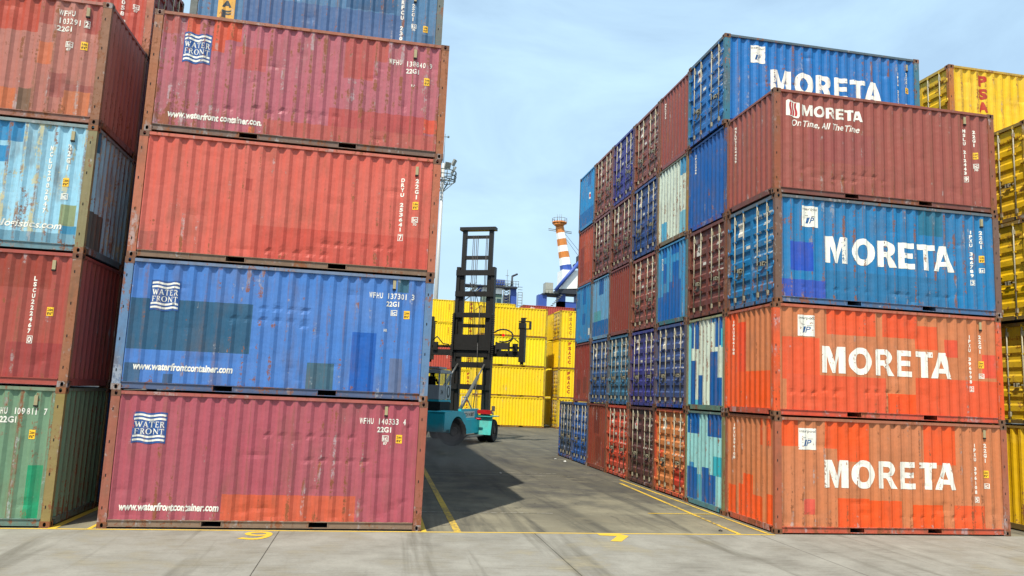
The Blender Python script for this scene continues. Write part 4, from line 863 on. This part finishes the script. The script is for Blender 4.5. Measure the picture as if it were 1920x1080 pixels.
# spreader
m = MB(); sz = 5.05; sy = my+.55
m.box((-1.26, my-.30, 5.36), (1.26, my+.30, 6.30)); m.box((-1.0, my-.2, 4.95), (1.0, my+.3, 5.36)); m.build('carriage', MAST, fk, .01)
m = MB(); m.box((-2.95, sy-.18, sz), (2.95, sy+.18, sz+.36)); m.box((-2.95, sy-.14, sz+.5), (2.95, sy+.14, sz+.62)); m.box((-1.6, sy-.2, sz+.36), (1.6, sy+.2, sz+.7)); sp = m.build('spreader', MAST, fk, .01)
for s in (-1, 1):
    m = MB(); X = s*2.98
    m.box((X-.17, sy-.20, sz-.30), (X+.17, sy+.20, 6.85), 0); m.box((X-.12, sy-.13, 6.85), (X+.12, sy+.13, 7.45)); m.box((X-.12-.1*(s < 0), sy-.02, 7.42), (X+.12+.35*(s > 0)*.3, sy+.02, 7.47))
    for a, b in (((X-.24, sy-.2, 6.75), (X+.5*s, sy+.1, 6.80)), ((X-.24, sy-.2, 7.2), (X+.5*s, sy+.1, 7.25))): m.box(a, b)
    m.box((X+.42*s, sy-.2, 6.75), (X+.5*s, sy+.1, 7.25)); m.box((X-.22, sy-.22, 6.8), (X+.15, sy+.22, 7.15)); m.tube((X, sy, sz-.30), (X, sy, sz-.45), .11, 8)
    m.box((X-s*.55, sy-.28, sz+.3), (X-s*.25, sy-.1, sz+.8)); m.path([(X-s*.2, sy-.2, sz+.9), (X-s*.5, sy-.25, sz+1.15), (X-s*.9, sy-.22, sz+.7), (X-s*1.3, sy-.2, sz+.66)], .035, 6)
    m.build('spreader_arm', MAST, sp)
m = MB(); m.path([(1.3, my-.25, 6.5)]+[(1.95+.62*math.cos(rad(a)), my-.2, 6.28+.38*math.sin(rad(a))) for a in range(150, -130, -20)], .05, 6); m.box((1.55, my-.3, 5.45), (2.35, my-.1, 5.85)); m.box((1.5, my-.25, 5.2), (1.58, my-.1, 5.9)); m.box((2.3, my-.25, 5.2), (2.38, my-.1, 5.9)); m.build('hose', plain((40, 34, 30), .6), sp)
m = MB(); m.tube((2.0, my-.35, 6.3), (2.0, my-.25, 6.3), .09, 10); m.build('warning_lamp', plain((230, 20, 30), .3, emit=.8), sp)
m = MB()
for s in (-1, 1):
    for i in range(26): m.box((s*1.24, my-.26, 4.6+i*.115), (s*1.36, my-.08, 4.65+i*.115))
m.build('cable_guide', plain((56, 50, 46), .5), fk)
# driver: shade of the cab painted in as one dark silhouette colour
def skinned(name, chain, edges, mat, parent=None, lvl=1):
    bm = bmesh.new(); sk = bm.verts.layers.skin.verify(); vv = []
    for i, c in enumerate(chain):
        v = bm.verts.new(c[:3]); v[sk].radius = (c[3], c[3]); v[sk].use_root = (i == 0); vv.append(v)
    for a, b in edges: bm.edges.new((vv[a], vv[b]))
    me = bpy.data.meshes.new(name); bm.to_mesh(me); bm.free(); o = link(name, me, [mat], parent)
    o.modifiers.new('skin', 'SKIN'); ss_ = o.modifiers.new('sub', 'SUBSURF'); ss_.levels = lvl; ss_.render_levels = lvl
    return o
Mf = Matrix.Translation((hx, hy, 0)) @ Matrix.Rotation(rad(-TH), 4, 'Z')
ch = [(0,0,0,.15), (0,.02,.22,.14), (0,.03,.42,.17), (0,.04,.52,.07), (0,.06,.60,.055), (0,.07,.68,.085), (0,.07,.78,.08), (.20,.04,.44,.06), (.26,.14,.22,.045), (.17,.36,.24,.04), (.13,.42,.25,.035), (-.20,.04,.44,.06), (-.26,.14,.22,.045), (-.17,.36,.24,.04), (-.13,.42,.25,.035), (.11,.20,0,.09), (.12,.46,.02,.07), (.12,.50,-.35,.05), (-.11,.20,0,.09), (-.12,.46,.02,.07), (-.12,.50,-.35,.05)]
ed = [(0,1),(1,2),(2,3),(3,4),(4,5),(5,6),(2,7),(7,8),(8,9),(9,10),(2,11),(11,12),(12,13),(13,14),(0,15),(15,16),(16,17),(0,18),(18,19),(19,20)]
pr = skinned('person', ch, ed, plain((50, 46, 44), .9)); pr.matrix_world = Mf @ Matrix.Translation((-.25, -4.75, 2.98)); tag(pr, 'driver painted as a dark silhouette, seated in the grey cab of the container handler', 'person')
hd_ = MB(); bmesh.ops.create_uvsphere(hd_.bm, u_segments=14, v_segments=9, radius=.1); o = hd_.build('hair', plain((24, 20, 18), .9), pr); o.location = (0, .055, .77); o.scale = (1, 1.05, .95)
m = MB(); m.box((-.28, -.22, -.20), (.28, .35, -.12)); m.box((-.25, -.30, -.12), (.25, -.20, .62)); o = m.build('seat', plain((26, 25, 25), .8), cab); o.location = (-.25, -4.75, 2.96)

# ================================================================== lamp mast
LP = empty('light_mast', (12.50, 85, 0)); tag(LP, 'tall white floodlight mast rising behind the left containers', 'floodlight mast')
GALV = plain((205, 205, 200), .45, .1, .06); GAL2 = plain((120, 130, 128), .5, .3, .15)
MB().tube((0, 0, 0), (0, 0, 34.0), .36, 16, r2=.20).build('pole', GALV, LP)
m = MB()
for z, r_ in ((31.5, 1.75), (32.1, 1.85), (32.7, 1.85)):
    for i in range(14):
        a, b = 2*math.pi*i/14, 2*math.pi*(i+1)/14; m.tube((r_*math.cos(a), r_*math.sin(a), z), (r_*math.cos(b), r_*math.sin(b), z), .07, 5)
for i in range(14): a = 2*math.pi*i/14; m.tube((1.75*math.cos(a), 1.75*math.sin(a), 31.5), (1.85*math.cos(a), 1.85*math.sin(a), 32.7), .05, 5)
for i in range(6): a = 2*math.pi*i/6; m.tube((0, 0, 29.8), (1.7*math.cos(a), 1.7*math.sin(a), 31.5), .06, 5); m.tube((0, 0, 31.55), (1.7*math.cos(a), 1.7*math.sin(a), 31.55), .06, 5)
m.build('platform', GAL2, LP)
for i in range(8):
    a = 2*math.pi*i/8+.3; M_ = Matrix.Translation((1.55*math.cos(a), 1.55*math.sin(a), 33.3+(.7 if i % 2 else 0))) @ Matrix.Rotation(a, 4, 'Z') @ Matrix.Rotation(rad(25), 4, 'Y')
    m = MB(); m.box((-.12, -.38, -.45), (.12, .38, .45), 0, M_); m.tube((1.5*math.cos(a), 1.5*math.sin(a), 32.7), (1.5*math.cos(a), 1.5*math.sin(a), 33.4), .05, 5); m.build('floodlight', plain((170, 172, 165), .4, .2), LP)
m = MB(); m.tube((0, 0, 34), (0, 0, 38.2), .045, 5); m.tube((-.5, 0, 37.8), (.5, 0, 37.8), .05, 5); m.box((.35, -.1, 37.7), (.6, .1, 37.95)); m.build('antenna', GAL2, LP)

# ================================================================== port cranes behind the far stacks
CB = paint((66, 100, 190), .12, '', .4); CW = paint((245, 245, 240), .1, '', .4, .95); CO = paint((245, 150, 70), .1, '', .6); CG = plain((128, 132, 122), .6, 0, .2); CDK = plain((52, 56, 66), .6, 0, .2)
K = empty('harbour_crane', (56.5, 190, 0)); tag(K, 'mobile harbour crane with orange and white banded tower above blue machinery, beside the right block', 'harbour crane')
bs_ = Vector((1.6, 0, 33.5)); tp_ = Vector((-1.75, 0, 51.0)); cuts = [0, .37, .49, .59, .69, .80, .90, 1.0]; cols = [CB, CW, CO, CW, CO, CW, CO]
def lerp3(t): return bs_.lerp(tp_, t)
for i in range(7):
    m = MB(); r0, r1 = 2.0-.75*cuts[i], 2.0-.75*cuts[i+1]; m.tube(lerp3(cuts[i]), lerp3(cuts[i+1]), r0, 4+4, r2=r1, smooth=False); m.build('tower_section', cols[i], K)
m = MB(); m.tube(tp_, tp_+Vector((-.1, 0, 1.0)), .95, 10, r2=2.0); m.tube(tp_+Vector((-.1, 0, 1.0)), tp_+Vector((-.1, 0, 1.4)), 2.15, 12); m.build('tower_head', CO, K)
m = MB()
for i in range(12): a = 2*math.pi*i/12; b = 2*math.pi*(i+1)/12; q = tp_+Vector((-.1, 0, 1.4)); m.tube(q+Vector((2.15*math.cos(a), 2.15*math.sin(a), 0)), q+Vector((2.15*math.cos(a), 2.15*math.sin(a), 1.0)), .06, 4); m.tube(q+Vector((2.15*math.cos(a), 2.15*math.sin(a), 1.0)), q+Vector((2.15*math.cos(b), 2.15*math.sin(b), 1.0)), .06, 4)
for dx in (-.7, 0, .5): m.tube(q+Vector((dx, 0, 0)), q+Vector((dx, 0, 2.4)), .05, 4)
for dz in (-1.3, -1.75): m.tube(tp_+Vector((-3.3, 0, dz+.6)), tp_+Vector((3.6, 0, dz+.1)), .11, 5)
m.build('railing', CG, K)
m = MB()
for dx in (.2, .9): m.tube(tp_+Vector((dx, -.9, -5)), bs_+Vector((dx+1.0, -1.0, 1.5)), .14, 6)
m.tube((-3.2, -3.6, 32.0), (3.8, -3.6, 41), .5, 8); m.build('boom_cylinder', CB, K)
m = MB(); m.tube(tp_+Vector((.9, 0, -2)), (4.9, 0, 42), .05, 4); m.tube(tp_+Vector((.9, 0, -1)), (6.4, 0, 42), .05, 4); m.build('cable', CDK, K)
m = MB(); m.box((3.0, -2, 39.6), (6.5, 2, 40.6)); m.box((3.9, -1.8, 40.6), (4.6, 1.8, 43)); m.box((5.0, -1, 34), (6.6, 1, 39.6)); m.build('winch_deck', CDK, K)
m = MB(); m.box((-1.2, -3, 33.6), (7, 3, 38.2)); m.prism([(-1.9, 32.6), (7, 33.4), (7, 33.6), (-1.2, 33.6)], -3, 3, 1); m.build('machine_house', CW, K, .2)
m = MB(); m.box((-2.2, -3.2, 31.4), (7, 3.2, 32.6)); m.box((-6.6, -2.5, 30.8), (-1.5, 2.5, 31.2)); m.build('deck', CDK, K)
m = MB(); m.box((-5.6, -1.6, 31.2), (-3.4, 1.6, 34.4)); m.build('operator_cab', plain((190, 190, 176), .5), K)
m = MB()
m.box((-7.6, -2, 0), (-5.2, 1, 30.8)); m.box((-1.8, -2, 0), (.2, 1, 31.4)); m.box((-1.8, -2, 27.5), (4.5, 1, 29.2)); m.box((3.4, -2, 0), (7, 1, 31.4)); m.build('leg', CB, K)
m = MB()
for i in range(10): m.box((-5.4+i*.42, -3.2, 26.2+i*.5), (-4.8+i*.42, -2.4, 26.4+i*.5)); m.box((-5.2+i*.42, -3.2, 21.4+i*.42), (-4.6+i*.42, -2.4, 21.6+i*.42))
for z in (22, 25.7, 31.2): m.box((-6, -3, z), (-2, -2, z+.15)); m.tube((-6, -3, z+1.1), (-2, -3, z+1.1), .06, 4); [m.tube((-6+j, -3, z), (-6+j, -3, z+1.1), .06, 4) for j in range(5)]
m.build('stairs', CG, K)
K = empty('port_crane_house', (31.5, 150, 0)); tag(K, 'port crane machinery house with white walls, green windows and blue plates behind the handler mast', 'port crane')
m = MB(); m.box((-9, 0, 0), (-7.6, 2, 24.2)); m.box((3.2, 0, 0), (4.0, 2, 27)); m.box((1.2, .5, 0), (3.0, 2, 25)); m.prism([(2.6, 20), (4.2, 20), (4.0, 25.6), (3.2, 26.9), (2.6, 26.9)], -.4, 0, 1); m.prism([(-5.6, 24.2), (-4.1, 24.2), (-4.0, 26.4), (-4.4, 27), (-5.3, 25.2)], -.4, 0, 1); m.build('frame', CB, K)
m = MB(); m.box((-3.8, -.5, 25.0), (.7, 3, 26.3)); m.build('upper_cabin', CW, K)
m = MB(); m.box((-3.8, -.4, 24.2), (.7, 3, 25.0)); m.build('window_band', plain((60, 90, 78), .3), K)
m = MB(); m.box((-3.8, -.45, 20), (.7, 3, 24.2)); m.build('cabin', plain((150, 170, 150), .6), K)
for i in range(3): MB().box((-3.0+i*1.25, -.5, 22.6), (-2.0+i*1.25, -.46, 23.9)).build('window', plain((50, 80, 90), .2), K)
m = MB(); m.box((-9, -1.2, 26.4), (4, 2.5, 26.7)); m.box((-9, -1.2, 24.0), (-4, -.8, 24.3)); m.build('deck', CDK, K)
m = MB(); m.box((-1.4, -1, 26.9), (1.1, 1, 28.2)); m.build('winch', CB, K)
m = MB()
for z in (26.7, 27.4, 28.0): m.tube((-2.4, -1.2, z), (4.3, -1.2, z), .05, 4)
for i in range(12): m.tube((-2.4+i*.6, -1.2, 26.7), (-2.4+i*.6, -1.2, 28.0), .05, 4)
for i in range(14):
    z = 19+i*.6; m.tube((.9, -.6, z), (2.3, -.6, z+.6), .07, 4); m.tube((2.3, -.6, z), (.9, -.6, z+.6), .07, 4); m.tube((4.2, -1, z), (5.2, -1, z), .06, 4)
for x in (.9, 2.3, 4.2, 5.2): m.tube((x, -1, 18), (x, -1, 27 if x < 4 else 25.6), .08, 4)
m.tube((1.6, -1, 26.7), (1.6, -1, 30.6), .05, 4); m.tube((1.2, -1, 29.2), (2.0, -1, 29.2), .05, 4)
for i in range(12): m.tube((-8.6+i*.28, -1, 23.6+i*.22), (-8.0+i*.28, -1, 23.6+i*.22), .09, 4); m.tube((-8.6+i*.28, -1, 24.8+i*.22), (-8.3+i*.28, -1, 24.8+i*.22), .06, 4)
m.tube((-9, -1, 23), (-5, -1, 26.6), .12, 4); m.tube((-8, -1, 22.8), (-4.2, -1, 26), .12, 4); m.build('ladder', CG, K)
m = MB(); m.tube((2.9, 0, 26.7), (2.9, 0, 29.4), .22, 8); m.tube((2.9, 0, 29.3), (4.1, 0, 29.9), .22, 8); m.build('exhaust_pipe', CDK, K)
# ================================================================== litter
def crumple(name, loc, s, col, lab, cat):
    m = MB(); bmesh.ops.create_icosphere(m.bm, subdivisions=2, radius=s)
    for v in m.bm.verts:
        n_ = noise.noise(v.co*9/s*.12+Vector(loc)); v.co *= 1+.9*n_; v.co.z *= .45
    o = m.build(name, plain(col, .8)); o.location = (loc[0], loc[1], s*.35); tag(o, lab, cat)
crumple('litter', (13.35, 16.6, 0), .06, (235, 235, 228), 'white crumpled litter on the asphalt by the far blue doors', 'litter')
crumple('litter', (13.2, 17.7, 0), .05, (230, 228, 220), 'smaller pale scrap of litter lying beyond the crumpled one', 'litter')
crumple('litter', (9.6, 11.3, 0), .05, (235, 232, 222), 'white scrap of litter on the cross line in the alley', 'litter')
crumple('stone', (12.72, .33, 0), .045, (60, 54, 46), 'dark stone on the asphalt beside the right lane line', 'stone')
# ================================================================== dust and exhaust round the rear wheel
def smoke(name, loc, sc, dens, col, lab, seed):
    m = MB(); bmesh.ops.create_icosphere(m.bm, subdivisions=3, radius=1); mt = bpy.data.materials.new('smoke'); mt.use_nodes = True; nd = mt.node_tree.nodes; L = mt.node_tree.links.new; nd.clear()
    out = nd.new('ShaderNodeOutputMaterial'); pv = nd.new('ShaderNodeVolumePrincipled'); L(pv.outputs[0], out.inputs['Volume']); pv.inputs['Color'].default_value = col
    tc = nd.new('ShaderNodeTexCoord'); ln = nd.new('ShaderNodeVectorMath'); ln.operation = 'LENGTH'; L(tc.outputs['Object'], ln.inputs[0])
    fo = rng(nd, L, ln.outputs['Value'], .25, 1.0, 1, 0); nn = noi(nd, L, tc.outputs['Object'], 1.6+seed*.2, 4, .6)
    L(mth(nd, L, 'MULTIPLY', mth(nd, L, 'MULTIPLY', fo, rng(nd, L, nn, .42, .62)), dens), pv.inputs['Density'])
    o = m.build(name, mt); o.location = loc; o.scale = sc; tag(o, lab, kind='stuff')
smoke('dust', (7.9, 13.5, .35), (1.8, 10, .9), .16, (.62, .56, .5, 1), 'thin pale dust hanging low over the shaded lane beside the left stack', 3)
smoke('dust', (7.9, 20.5, .5), (2.2, 3.0, 1.1), .5, (.42, .32, .28, 1), 'brownish dust and exhaust drifting beside the rear wheel of the handler', 1)
